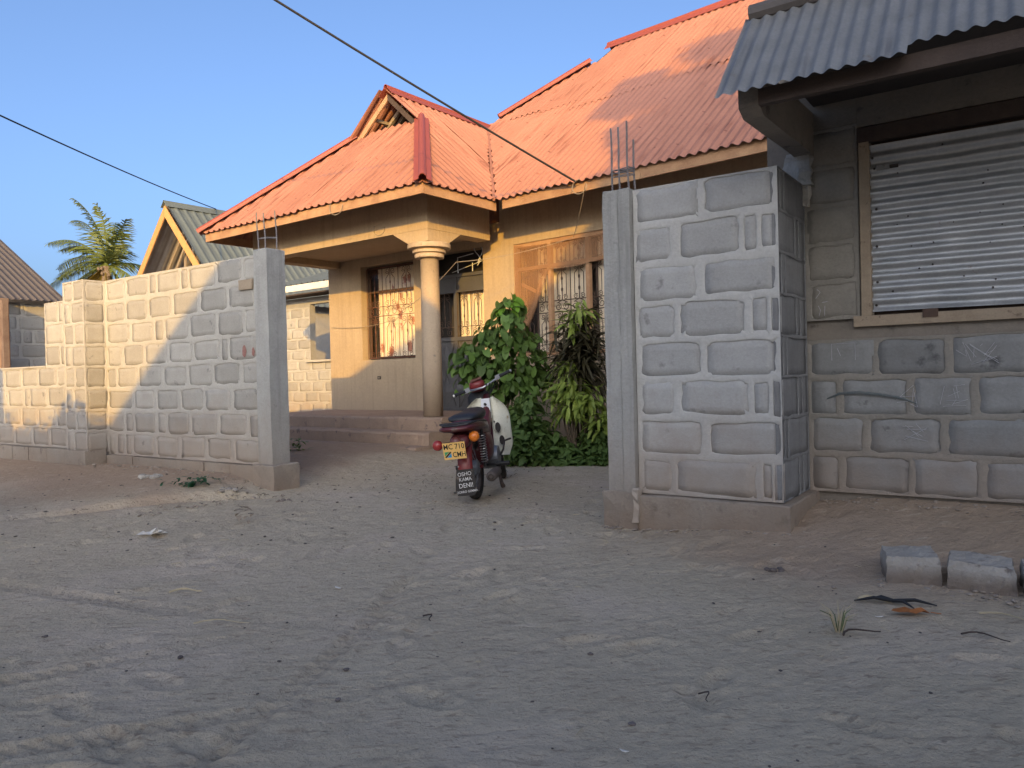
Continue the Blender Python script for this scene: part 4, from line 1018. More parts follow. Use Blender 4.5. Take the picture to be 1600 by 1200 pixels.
# ------------------------------------------------------------------ kerb stones in front of the shop
def kerb(c, dx, L_, D_, H_, rotx, label, seed):
    rg = random.Random(seed); b = MB()
    dx = V3(dx).normalized(); dy = V3((-dx.y, dx.x, 0)); z0 = ground_z(c[0], c[1])
    nx, ny, nz = 16, 9, 9
    def P(i, j, k):
        f = V3((i/nx-0.5, j/ny-0.5, k/nz)); sc = 1-(0.07 if k == nz else (0.02 if k == nz-1 else 0))
        o = dx*f.x*L_*sc + dy*f.y*D_*sc + Z*(f.z*H_-0.06+rotx*f.x)
        return V3((c[0], c[1], z0)) + o + V3([0.010*float(vnoise(np.array([i*0.45+seed]), np.array([j*0.5+k*0.47+q*9]), q+3)[0])+0.006*float(vnoise(np.array([i*1.1+seed]), np.array([j*1.2+k*1.1+q*5]), q+7)[0]) for q in range(3)])
    G = {}
    for i in range(nx+1):
        for j in range(ny+1):
            for k in range(nz+1):
                if i in (0, nx) or j in (0, ny) or k in (0, nz): G[i, j, k] = b.av(P(i, j, k))
    for i in range(nx):
        for j in range(ny): b.face((G[i, j, nz], G[i+1, j, nz], G[i+1, j+1, nz], G[i, j+1, nz]))
    for i in range(nx):
        for k in range(nz):
            b.face((G[i, 0, k], G[i+1, 0, k], G[i+1, 0, k+1], G[i, 0, k+1])); b.face((G[i+1, ny, k], G[i, ny, k], G[i, ny, k+1], G[i+1, ny, k+1]))
    for j in range(ny):
        for k in range(nz):
            b.face((G[0, j+1, k], G[0, j, k], G[0, j, k+1], G[0, j+1, k+1])); b.face((G[nx, j, k], G[nx, j+1, k], G[nx, j+1, k+1], G[nx, j, k+1]))
    o = b.build('kerb_stone', M['kerb'], None, loc=(c[0], c[1], z0))
    return tag(o, label, 'kerb stone', 'broken concrete kerb stones by the shop')
kd = (0.80, -0.60, 0)
kerb((1.945, 3.79), (0.93, -0.35, 0), 0.235, 0.27, 0.185, 0.01, 'broken concrete kerb stone nearest the gate pier, pale flat top', 70)
kerb((2.205, 3.635), (0.86, -0.5, 0), 0.27, 0.27, 0.175, -0.02, 'cracked brown faced kerb stone between two other kerb stones', 71)
kerb((2.43, 3.47), (0.86, -0.5, 0), 0.24, 0.27, 0.175, 0.0, 'kerb stone cut off by the right edge of the picture', 72)

# ------------------------------------------------------------------ motorbike
bike_loc = V3((-0.325, 6.58, ground_z(-0.325, 6.58)))
hx = V3((0.19, 1.19, 0.0)).normalized(); hy = V3((-hx.y, hx.x, 0))
B0_ = Matrix(((hx.x, hy.x, 0, bike_loc.x), (hx.y, hy.y, 0, bike_loc.y), (hx.z, hy.z, 1, bike_loc.z), (0, 0, 0, 1)))
BX = B0_ @ Matrix.Rotation(rad(0.6), 4, 'Y').inverted() @ Matrix.Rotation(rad(-5.5), 4, 'X')     # leans left on its stand
bike = thing('motorbike', bike_loc, 'small maroon motorbike with cream leg shields leaning on its stand in the gateway', 'motorbike')
def bm_(): return MB(BX)
RW = 0.275                                # wheel radius
def wheel(xc, tw, steer=None):
    X = BX if steer is None else BX @ steer
    b = MB(X); pr = []
    for k in range(13):
        a = -2.2+4.4*k/12; pr.append((RW-0.042+0.042*math.cos(a), tw*math.sin(a)*1.05))
    n = 36
    rings = [[b.av((xc+r*math.cos(6.2832*q/n), w+0.003*(1 if (q % 2) else -1)*(abs(w) < tw*0.6), RW+r*math.sin(6.2832*q/n))) for q in range(n)] for r, w in pr]
    for A, B in zip(rings, rings[1:]):
        for q in range(n): b.face((A[q], B[q], B[(q+1) % n], A[(q+1) % n]))
    w_ = b.build('wheel', M['tyre'], bike, smooth=True)
    b = MB(X); b.lathe((xc, 0, RW), (0, 1, 0), [(0.205, -0.028), (0.222, -0.032), (0.222, -0.026), (0.195, -0.018), (0.195, 0.018), (0.222, 0.026), (0.222, 0.032), (0.205, 0.028)], 32, cap=False)
    b.build('rim', M['exhaust'], w_, smooth=True)
    b = MB(X); b.lathe((xc, 0, RW), (0, 1, 0), [(0.03, -0.06), (0.062, -0.045), (0.062, 0.045), (0.03, 0.06)], 16); b.build('hub', M['alu'], w_)
    b = MB(X)
    for q in range(28):
        a = 6.2832*q/28; sgn = 1 if q % 2 else -1; a2 = a+(0.5 if q % 4 < 2 else -0.5)
        b.tube([(xc+0.06*math.cos(a2), sgn*0.035, RW+0.06*math.sin(a2)), (xc+0.198*math.cos(a), 0, RW+0.198*math.sin(a))], 0.0016, 3)
    b.build('spokes', M['alu'], w_)
    return w_
WB = 1.19
HEAD = Matrix.Translation((0.98, 0, 0.70)) @ Matrix.Rotation(rad(-27), 4, 'Y') @ Matrix.Rotation(rad(14), 4, 'Z') @ Matrix.Rotation(rad(27), 4, 'Y') @ Matrix.Translation((-0.98, 0, -0.70))
wheel(0.0, 0.040); wheel(WB, 0.036, HEAD)
def shell(name, secs, mat, par=None, smooth=True):
    """loft of rings (closed)"""
    b = bm_(); ids = [[b.av(p) for p in r] for r in secs]; n = len(secs[0])
    for A, B in zip(ids, ids[1:]):
        for q in range(n): b.face((A[q], A[(q+1) % n], B[(q+1) % n], B[q]))
    b.face(ids[0][::-1]); b.face(ids[-1]); return b.build(name, mat, par or bike, smooth=smooth)
def ring(x, yw, z0, z1, n=14, e=2.6, y0=0.0):
    out = []
    for q in range(n):
        a = 6.2832*q/n; c, s = math.cos(a), math.sin(a)
        out.append((x, y0+yw*math.copysign(abs(c)**(2/e), c), (z0+z1)/2+(z1-z0)/2*math.copysign(abs(s)**(2/e), s)))
    return out
# rear mudguard, swing arm, frame
b = bm_(); rows_ = []
for k in range(15):
    a = rad(-28+158*k/14); rr_ = RW+0.045
    # the guard wraps round the rear wheel from behind-low to front
    cx_, cz_ = -rr_*math.cos(a), RW+rr_*math.sin(a)
    rows_.append([(cx_*s_-0.0, y, RW+(cz_-RW)*s_) for y, s_ in ((-0.062, 0.90), (-0.055, 0.97), (-0.03, 1.0), (0, 1.01), (0.03, 1.0), (0.055, 0.97), (0.062, 0.90))])
b.grid(rows_); b.build('rear_mudguard', M['red_plastic'], bike, smooth=True)
# tail and side panels in maroon
shell('tail_panel', [ring(-0.33, 0.085, 0.60, 0.665), ring(-0.25, 0.115, 0.58, 0.70), ring(-0.05, 0.125, 0.56, 0.715), ring(0.18, 0.125, 0.53, 0.71), ring(0.36, 0.11, 0.50, 0.68), ring(0.42, 0.09, 0.50, 0.64)], M['maroon'])
shell('side_cover', [ring(0.14, 0.10, 0.33, 0.55), ring(0.22, 0.135, 0.28, 0.58), ring(0.36, 0.135, 0.27, 0.58), ring(0.45, 0.10, 0.33, 0.54)], M['maroon'])
shell('frame_tube', [ring(0.30, 0.045, 0.42, 0.56), ring(0.50, 0.05, 0.40, 0.53), ring(0.72, 0.05, 0.47, 0.60), ring(0.90, 0.045, 0.66, 0.80), ring(0.97, 0.04, 0.76, 0.88)], M['maroon'])
shell('seat', [ring(-0.24, 0.085, 0.685, 0.715), ring(-0.19, 0.120, 0.68, 0.745), ring(-0.02, 0.13, 0.675, 0.755), ring(0.16, 0.125, 0.67, 0.76), ring(0.30, 0.11, 0.665, 0.78), ring(0.38, 0.08, 0.67, 0.755)], M['seat'])
# rear rack of bent tube
b = bm_()
for sy in (-1, 1): b.tube([(0.05, sy*0.15, 0.66), (-0.15, sy*0.165, 0.675), (-0.36, sy*0.15, 0.685), (-0.46, sy*0.10, 0.675), (-0.49, 0.0, 0.67)], 0.009, 7)
for x in (-0.34, -0.41): b.tube([(x, -0.14, 0.685), (x, 0.14, 0.685)], 0.007, 6)
b.build('rack', M['black_plastic'], bike)
shell('tail_cowl', [ring(-0.50, 0.10, 0.63, 0.66), ring(-0.42, 0.15, 0.615, 0.675), ring(-0.25, 0.165, 0.60, 0.68), ring(0.0, 0.155, 0.585, 0.67), ring(0.2, 0.135, 0.57, 0.65)], M['maroon'])
# tail lamp, indicators
shell('tail_lamp_housing', [ring(-0.41, 0.075, 0.48, 0.585), ring(-0.30, 0.085, 0.47, 0.61)], M['maroon'])
b = bm_(); b.lathe((-0.41, 0.02, 0.535), (-1, 0, 0), [(0.045, 0), (0.045, 0.015), (0.038, 0.032), (0.02, 0.042), (0.004, 0.044)], 16); b.build('tail_lamp', M['brown_lens'], bike, smooth=True)
for y, m_ in ((0.185, 'red_lens'), (-0.125, 'amber')):
    b = bm_(); b.lathe((-0.37, y, 0.52 if y > 0 else 0.565), (-1, 0, 0), [(0.030, -0.03), (0.042, -0.005), (0.044, 0.012), (0.036, 0.03), (0.018, 0.04), (0.004, 0.042)], 16)
    o = b.build('indicator', M[m_], bike, smooth=True, label='red rear indicator' if y > 0 else 'amber rear indicator')
    b = bm_(); b.tube([(-0.34, y*0.8, 0.525 if y > 0 else 0.56), (-0.30, 0.0, 0.53)], 0.009, 6); b.build('stalk', M['black_plastic'], o)
# number plate, flag and lettering
def text_mesh(body, size, mat, name, parent, Mw, sx=1.0):
    cu = bpy.data.curves.new(name, 'FONT'); cu.body = body; cu.size = size; cu.extrude = 0.0006; cu.align_x = 'CENTER'; cu.offset = size*0.006
    cu.resolution_u = 3
    t = bpy.data.objects.new(name, cu); col.objects.link(t); bpy.context.view_layer.update()
    dg = bpy.context.evaluated_depsgraph_get(); me = bpy.data.meshes.new_from_object(t.evaluated_get(dg))
    bpy.data.objects.remove(t); bpy.data.curves.remove(cu)
    base = rootloc(parent)
    for v in me.vertices:
        v.co = (Mw @ V3((v.co.x*sx, v.co.y, v.co.z))) - base
    me.materials.clear(); me.materials.append(mat); me.name = name
    o = bpy.data.objects.new(name, me); col.objects.link(o); o.parent = parent; return o
# plate frame: right = -y, up tilted, facing back (-x)
PL = BX @ Matrix.Translation((-0.445, 0.035, 0.47)) @ Matrix.Rotation(rad(-12), 4, 'Y')
PLM = PL @ Matrix(((0, 0, -1, 0), (-1, 0, 0, 0), (0, 1, 0, 0), (0, 0, 0, 1)))
def pl_box(x0, y0, x1, y1, z0, z1):
    b = MB(PLM); b.box((x0, y0, z0), (x1-x0, 0, 0), (0, y1-y0, 0), (0, 0, z1-z0)); return b
plate = pl_box(-0.092, -0.070, 0.092, 0.070, -0.003, 0).build('number_plate', M['plate'], bike)
text_mesh('MC 710', 0.062, M['ink'], 'plate_letters', plate, PLM @ Matrix.Translation((0.0, 0.016, 0.001)), 0.86)
text_mesh('CMH', 0.062, M['ink'], 'plate_letters', plate, PLM @ Matrix.Translation((0.036, -0.052, 0.001)), 0.80)
fx0, fy0, fx1, fy1 = -0.082, -0.052, -0.028, -0.004
b = MB(PLM); b.poly([(fx0, fy1, 0.001), (fx0, fy0+0.012, 0.001), (fx1-0.014, fy1, 0.001)]); b.build('flag_green', M['flag_green'], plate)
b = MB(PLM); b.poly([(fx0+0.014, fy0, 0.001), (fx1, fy0, 0.001), (fx1, fy1-0.012, 0.001)]); b.build('flag_blue', M['flag_blue'], plate)
b = MB(PLM); b.poly([(fx0, fy0, 0.0015), (fx0+0.010, fy0, 0.0015), (fx1, fy1-0.008, 0.0015), (fx1, fy1, 0.0015), (fx1-0.010, fy1, 0.0015), (fx0, fy0+0.008, 0.0015)]); b.build('flag_band', M['ink'], plate)
# mudflap with its lettering
FL = BX @ Matrix.Translation((-0.345, -0.005, 0.19)) @ Matrix.Diagonal((1, 1, 0.86, 1)) @ Matrix.Rotation(rad(7), 4, 'Y') @ Matrix(((0, 0, -1, 0), (-1, 0, 0, 0), (0, 1, 0, 0), (0, 0, 0, 1)))
b = MB(FL); fl = [(-0.072, 0.13), (-0.085, 0.04), (-0.092, -0.06), (-0.075, -0.118), (0.06, -0.122), (0.085, -0.08), (0.082, 0.03), (0.07, 0.13)]
b.prism([(x, y, -0.004) for x, y in fl], (0, 0, 0.004)); flap = b.build('mudflap', M['tyre'], bike)
for body, y, sz, x in (('OSHO', 0.070, 0.052, -0.006), ('KAMA', 0.022, 0.048, -0.002), ('DENI!', -0.040, 0.060, 0.0), ('ZORRO GEMMA', -0.088, 0.030, 0.006)):
    text_mesh(body, sz, M['white_print'], 'flap_letters', flap, FL @ Matrix.Translation((x, y, 0.002)) @ Matrix.Rotation(rad(4), 4, 'Z'), 0.80)
b = bm_(); b.lathe((-0.395, 0.03, 0.335), (-1, 0, 0), [(0.007, 0), (0.005, 0.006)], 8); b.build('reflector_bolt', M['chrome'], bike)
# shocks
for sy in (-1, 1):
    b = bm_(); p0, p1 = V3((0.02, sy*0.105, 0.27)), V3((-0.02, sy*0.115, 0.60)); n = 110
    b.tube([p0, p1], 0.013, 8); sh_ = b.build('shock_absorber', M['black_plastic'], bike)
    b = bm_(); ax = (p1-p0).normalized(); xx = ax.orthogonal().normalized(); yy = ax.cross(xx)
    b.tube([p0+(p1-p0)*(0.12+0.76*k/n)+(xx*math.cos(k*0.64)+yy*math.sin(k*0.64))*0.027 for k in range(n+1)], 0.0052, 5); b.build('spring', M['chrome'], sh_)
# engine, exhaust, pedals, stand
b = bm_(); b.lathe((0.52, 0, 0.30), (0, 1, 0), [(0.05, -0.15), (0.095, -0.14), (0.105, -0.09), (0.105, 0.09), (0.095, 0.14), (0.05, 0.15)], 20)
b.lathe((0.60, 0, 0.33), (1, 0, 0.1), [(0.07, 0), (0.075, 0.02), (0.06, 0.025), (0.075, 0.045), (0.06, 0.05), (0.075, 0.07), (0.06, 0.075), (0.07, 0.10), (0.05, 0.16)], 14)
b.build('engine', M['alu'], bike, smooth=False)
b = bm_(); b.tube([(0.70, -0.06, 0.28), (0.62, -0.11, 0.20), (0.45, -0.135, 0.185), (0.28, -0.15, 0.19)], 0.016, 8)
b.lathe((0.30, -0.15, 0.19), (-1, -0.06, 0.02), [(0.018, 0), (0.042, 0.04), (0.045, 0.10), (0.045, 0.42), (0.040, 0.45), (0.024, 0.455), (0.022, 0.46)], 16); ex = b.build('exhaust', M['exhaust'], bike, smooth=True)
b = bm_(); b.lathe((-0.158, -0.178, 0.199), (-1, -0.06, 0.02), [(0.022, 0), (0.022, 0.012), (0.017, 0.012), (0.015, -0.03)], 14); b.build('exhaust_tip', M['near_black'], ex)
b = bm_(); b.tube([(0.40, -0.24, 0.24), (0.40, 0.24, 0.24)], 0.011, 7); b.tube([(0.40, -0.13, 0.24), (0.40, -0.25, 0.24)], 0.02, 8); b.tube([(0.40, 0.13, 0.24), (0.40, 0.25, 0.24)], 0.02, 8); b.build('footrest', M['black_plastic'], bike)
b = bm_(); b.tube([(0.48, -0.16, 0.31), (0.50, -0.19, 0.36), (0.56, -0.20, 0.43), (0.57, -0.26, 0.445)], 0.010, 6); b.build('kick_lever', M['near_black'], bike)
b = bm_(); b.tube([(0.36, 0.10, 0.22), (0.33, 0.17, 0.12), (0.30, 0.245, 0.035)], 0.011, 6); b.cbox((0.30, 0.25, 0.03), (1, 0, 0), (0, 1, 0), (0, 0, 1), 0.05, 0.04, 0.012); b.build('side_stand', M['black_plastic'], bike)
b = bm_(); b.tube([(0.12, -0.20, 0.17), (0.10, -0.215, 0.10), (0.12, -0.22, 0.07)], [0.012, 0.018, 0.022], 7); b.build('rear_peg', M['wood_dark'], bike)
b = bm_(); b.tube([(0.0, -0.075, RW), (0.36, -0.08, 0.31)], 0.016, 7); b.tube([(0.0, 0.075, RW), (0.36, 0.08, 0.31)], 0.016, 7); b.build('swing_arm', M['maroon'], bike)
# leg shields: a tall curved board each side, joined across the front
def legshield(sy):
    b = bm_(); rows_ = []; n = 18
    for i in range(n+1):
        f = i/n; z = 0.275+0.565*f
        xw = 0.83+0.10*f - 0.02*math.sin(f*3.14)
        wout = (0.245-0.02*f)*(1-max(0, (f-0.62)/0.38)**2.4*0.62) - 0.05*max(0, 0.2-f)/0.2
        win_ = 0.045
        rows_.append([(xw - 0.06*(q/8)**2 + 0.012*math.sin(q/8*3.14), sy*(win_+(wout-win_)*q/8), z) for q in range(9)])
    back = [[(x+0.006, y, z) for x, y, z in r] for r in rows_]
    a = b.grid(rows_); c = b.grid(back)
    for A, C in ((a[0], c[0]), (a[-1], c[-1]), ([r[-1] for r in a], [r[-1] for r in c]), ([r[0] for r in a], [r[0] for r in c])):
        for q in range(len(A)-1): b.face((A[q], A[q+1], C[q+1], C[q]))
    return b.build('leg_shield', M['cream_panel'], bike, smooth=True)
legs = legshield(-1); legshield(1)
def hole(y, z, ry, rz):
    b = bm_(); b.poly([(0.80+0.085*((z-0.275)/0.565)-0.018 - 0.05*((abs(y)-0.045)/0.19)**2, y+ry*math.cos(q/14*6.283), z+rz*math.sin(q/14*6.283)) for q in range(14)]); b.build('hole', M['near_black'], legs)
hole(-0.105, 0.545, 0.027, 0.048); hole(-0.073, 0.60, 0.008, 0.011); hole(-0.135, 0.42, 0.026, 0.046)
shell('steering_cover', [[(0.86, -0.042, 0.64), (0.86, 0.042, 0.64), (0.93, 0.05, 0.64), (0.93, -0.05, 0.64)], [(0.85, -0.045, 0.72), (0.85, 0.045, 0.72), (0.95, 0.05, 0.72), (0.95, -0.05, 0.72)], [(0.88, -0.04, 0.83), (0.88, 0.04, 0.83), (0.96, 0.045, 0.83), (0.96, -0.045, 0.83)]], M['white_paint'], smooth=False)
b = bm_(); b.lathe((0.853, -0.0, 0.775), (-1, 0, 0.25), [(0.013, -0.008), (0.013, 0.012), (0.006, 0.013)], 12); b.build('ignition_lock', M['near_black'], bike)
# front end, turned left
HX = BX @ HEAD
def hb(): return MB(HX)
b = hb()
for sy in (-1, 1): b.tube([(WB, sy*0.065, RW), (WB-0.02, sy*0.07, 0.40), (1.06, sy*0.06, 0.58), (0.97, sy*0.03, 0.76)], [0.018, 0.022, 0.024, 0.02], 8)
b.build('fork', M['maroon'], bike, smooth=True)
b = hb(); rows_ = []
for k in range(12):
    a = rad(20+140*k/11); r_ = RW+0.035
    rows_.append([(WB-r_*math.cos(a)*s_, y, RW+r_*math.sin(a)*s_) for y, s_ in ((-0.055, 0.92), (-0.04, 1.0), (0, 1.02), (0.04, 1.0), (0.055, 0.92))])
b.grid(rows_); b.build('front_mudguard', M['maroon'], bike, smooth=True)
tw = rad(11)                                 # the bar itself sits a little crooked
def hbp(x, y, z): return (x, y*math.cos(tw), z-y*math.sin(tw))
b = hb(); b.tube([hbp(0.80, 0.285, 0.98), hbp(0.83, 0.19, 0.975), hbp(0.89, 0.10, 0.955), hbp(0.92, 0.0, 0.94), hbp(0.89, -0.10, 0.955), hbp(0.83, -0.19, 0.975), hbp(0.80, -0.285, 0.98)], 0.011, 8); hbar = b.build('handlebar', M['chrome'], bike, smooth=True)
for sy in (-1, 1):
    b = hb(); b.tube([hbp(0.835, sy*0.185, 0.976), hbp(0.797, sy*0.29, 0.98)], 0.017, 9); g_ = b.build('grip', M['black_plastic'], hbar)
    b = hb(); b.lathe(hbp(0.797, sy*0.29, 0.98), hbp(-0.03, sy*0.12, 0), [(0.014, 0), (0.017, 0.006), (0.012, 0.016)], 10); b.build('bar_end', M['chrome'], hbar)
    b = hb(); b.tube([hbp(0.86, sy*0.16, 0.975), hbp(0.90, sy*0.20, 0.975), hbp(0.875, sy*0.27, 0.965)], 0.006, 6); b.build('lever', M['chrome'], hbar)
    b = hb(); b.cbox(hbp(0.85, sy*0.16, 0.976), (1, 0, 0), hbp(0, 1, 0), (0, 0, 1), 0.045, 0.05, 0.045); b.build('switch_box', M['alu'], hbar)
def hring(x, yw, z0, z1, y0=0.0): return ring(x, yw, z0, z1, 12, 3.2, y0)
def hshell(name, secs, mat):
    b = hb(); ids = [[b.av(p) for p in r] for r in secs]; n = len(secs[0])
    for A, B in zip(ids, ids[1:]):
        for q in range(n): b.face((A[q], A[(q+1) % n], B[(q+1) % n], B[q]))
    b.face(ids[0][::-1]); b.face(ids[-1]); return b.build(name, mat, bike, smooth=True)
hshell('headlamp_shell', [hring(0.93, 0.05, 0.95, 1.01, 0.05), hring(0.97, 0.075, 0.92, 1.03, 0.05), hring(1.05, 0.08, 0.90, 1.03, 0.05), hring(1.10, 0.07, 0.91, 1.01, 0.05)], M['red_plastic'])
b = hb(); b.prism([(0.915, 0.105, 1.012), (0.915, -0.005, 1.030), (1.02, -0.005, 1.045), (1.02, 0.105, 1.03)], (0, 0, 0.008)); b.build('speedometer_hood', M['brown_lens'], bike)
hshell('front_cover', [hring(1.02, 0.11, 0.66, 0.92, 0.06), hring(1.08, 0.125, 0.64, 0.93, 0.06), hring(1.14, 0.10, 0.68, 0.90, 0.06)], M['black_plastic'])
b = hb(); b.lathe((0.92, 0.22, 0.985), (-1, 0.1, 0.1), [(0.01, -0.02), (0.036, -0.012), (0.038, 0.0), (0.01, 0.004)], 14); b.build('mirror', M['black_plastic'], bike)
b = hb()
for k in range(5): b.tube([(0.88, -0.16+0.03*k, 0.97), (0.95+0.01*k, -0.12+0.03*k, 0.93-0.02*k), (0.99, -0.03+0.01*k, 0.84), (0.97, 0.0, 0.74)], 0.005, 5)
b.build('control_cables', M['cable'], bike)

# ------------------------------------------------------------------ leaves and plants
def leaf_mesh(name, L_, W_, mat, shape='heart', bend=0.25, fold=0.22, seg=5):
    vs_ = []; fs = []
    for k in range(seg+1):
        f = k/seg
        if shape == 'heart': w = W_*(1.0*(1-f)**0.75*(0.75+1.3*f)*1.0) if f < 1 else 0.0
        elif shape == 'strap': w = W_*(math.sin(math.pi*min(1, 0.12+0.88*f))**0.6) if f < 1 else 0.0
        else: w = W_*math.sin(math.pi*min(1.0, 0.06+0.94*f))**0.9 if f < 1 else 0.0
        x = L_*f; z = -bend*L_*f*f
        lobe = -0.16*L_ if (shape == 'heart' and k == 0) else 0
        vs_ += [(x+lobe, -w, z+fold*w), (x, 0, z), (x+lobe, w, z+fold*w)]
    for k in range(seg):
        a = 3*k
        fs += [(a, a+1, a+4, a+3), (a+1, a+2, a+5, a+4)]
    return mesh_of(name, vs_, fs, mat)
def leaf_matrix(p, d, droop, roll, sc):
    x = V3((math.cos(d)*math.cos(droop), math.sin(d)*math.cos(droop), math.sin(droop)))
    y = Z.cross(x)
    if y.length < 1e-4: y = V3((0, 1, 0))
    y.normalize(); z = x.cross(y)
    Mx = Matrix((x, y, z)).transposed().to_4x4()
    return Matrix.Translation(p) @ Mx @ Matrix.Rotation(roll, 4, 'X') @ Matrix.Scale(sc, 4)
def leaf_stuff(parent, name, me, mats, mat):
    """many small leaves joined into one part"""
    vs_ = np.array([v.co[:] for v in me.vertices]); base = rootloc(parent) if parent else V3((0, 0, 0)); allv = []; allf = []
    fs = [tuple(p.vertices) for p in me.polygons]
    for i, Mx in enumerate(mats):
        A = np.array(Mx); allv.append(vs_ @ A[:3, :3].T + A[:3, 3] - np.array(base)); o = i*len(vs_)
        allf += [tuple(q+o for q in f) for f in fs]
    m2 = bpy.data.meshes.new(name); m2.from_pydata(np.concatenate(allv).tolist(), [], allf); m2.materials.append(mat)
    m2.polygons.foreach_set('use_smooth', [True]*len(m2.polygons)); m2.update()
    o = bpy.data.objects.new(name, m2); col.objects.link(o)
    if parent: o.parent = parent
    o['kind'] = 'stuff'; return o
def lump_points(rg, lumps, n):
    tot = sum(l[3]**2*l[4] for l in lumps); out = []
    for (x, y, z, r, wgt) in lumps:
        for _ in range(int(n*r*r*wgt/tot)):
            v = V3((rg.gauss(0, 1), rg.gauss(0, 1), rg.gauss(0, 1))).normalized()
            rr_ = r*rg.uniform(0.35, 1.05)**0.6
            out.append((V3((x, y, z))+v*rr_, v))
    return out

# heart-leaved shrub
shrub = thing('shrub', (-0.1, 9.55, 0.03), 'tall bushy shrub with heart-shaped green leaves between the motorbike and the barred window', 'shrub')
rg = random.Random(23)
lumps = [(0.00, 9.55, 1.90, 0.17, 1.6), (-0.02, 9.55, 1.62, 0.30, 1.2), (0.08, 9.6, 1.30, 0.36, 1), (-0.28, 9.5, 1.30, 0.30, 1), (-0.52, 9.45, 1.25, 0.24, 1), (-0.18, 9.45, 1.02, 0.36, 1), (0.22, 9.6, 0.98, 0.26, 1), (-0.45, 9.45, 1.0, 0.24, 1), (0.38, 9.55, 1.06, 0.13, 1), (0.05, 9.4, 0.72, 0.30, 0.8), (-0.32, 9.6, 1.55, 0.14, 1)]
LH = [leaf_mesh('leaf', 0.115, 0.052, M['leaf'], 'heart', 0.3), leaf_mesh('leaf', 0.10, 0.048, M['leaf'], 'heart', 0.45), leaf_mesh('leaf', 0.085, 0.038, M['leaf'], 'heart', 0.2)]
LT = leaf_mesh('leaf', 0.13, 0.06, M['leaf_top'], 'heart', 0.35)
pts = lump_points(rg, lumps, 900); pts.sort(key=lambda q: q[0].y)
extra = []
for i, (p, v) in enumerate(pts):
    d = math.atan2(v.y, v.x)+rg.uniform(-0.8, 0.8)
    Mx = leaf_matrix(p, d, rg.uniform(-1.25, -0.1), rg.uniform(-0.7, 0.7), rg.uniform(0.75, 1.25))
    if p.z > 1.84 and i < 600 and i % 2 == 0: inst('leaf', LT, Mx, shrub)
    elif i < 290: inst('leaf', rg.choice(LH), Mx, shrub)
    else: extra.append(Mx)
leaf_stuff(shrub, 'foliage', LH[1], extra, M['leaf'])
for lx, ly, lz, lr, _ in lumps[:9]:
    b = MB(); m_ = V3((-0.05+lx*0.4, 9.58, lz*0.5)); b.tube([(-0.08, 9.62, 0.0), m_, (lx, ly, lz)], [0.018, 0.012, 0.005], 5); b.build('stem', M['bark'], shrub)

# strap-leaved plant with bronze leaves above yellow-green ones
strap = thing('strap_leaf_plant', (0.83, 9.15, 0.04), 'tall plant with arching narrow bronze leaves against the gate post', 'plant')
LS = [leaf_mesh('leaf', 0.33, 0.016, M['leaf_dark'], 'strap', 0.75, 0.3, 7), leaf_mesh('leaf', 0.27, 0.014, M['leaf_dark'], 'strap', 0.5, 0.3, 7)]
LY = [leaf_mesh('leaf', 0.20, 0.027, M['leaf_yellow'], 'oval', 0.45, 0.25, 5), leaf_mesh('leaf', 0.16, 0.023, M['leaf_yellow'], 'oval', 0.7, 0.25, 5)]
extra = []; cnt = 0
for (x, y, z, n_) in ((0.70, 9.1, 1.42, 42), (0.84, 9.2, 1.60, 46), (0.96, 9.05, 1.36, 44), (0.80, 9.0, 1.24, 40), (0.70, 9.15, 1.25, 30), (0.92, 9.15, 1.15, 36), (0.88, 9.1, 0.95, 30)):
    for k in range(n_):
        Mx = leaf_matrix(V3((x+rg.gauss(0, 0.05), y+rg.gauss(0, 0.05), z+rg.uniform(-0.16, 0.14))), rg.uniform(0, 6.283), rg.uniform(-0.2, 1.1), rg.uniform(-0.4, 0.4), rg.uniform(0.75, 1.2))
        (inst('leaf', rg.choice(LS), Mx, strap) if k % 4 else None); extra.append(Mx)
        extra.append(leaf_matrix(Mx.translation+V3((rg.gauss(0, 0.05), 0.06, rg.gauss(0, 0.08))), rg.uniform(0, 6.283), rg.uniform(-0.4, 0.9), 0.2, rg.uniform(0.8, 1.2)))
    b = MB(); b.tube([(0.83+(x-0.83)*0.2, 9.15, 0.0), (0.83+(x-0.83)*0.7, 9.14, z*0.6), (x, y, z+0.1)], [0.016, 0.012, 0.008], 5); b.build('stem', M['bark'], strap)
leaf_stuff(strap, 'foliage', LS[0], extra, M['leaf_dark'])
croton = thing('croton_plant', (0.72, 9.0, 0.04), 'yellow-green drooping leafy plant below the bronze strap leaves', 'plant')
cx2 = []
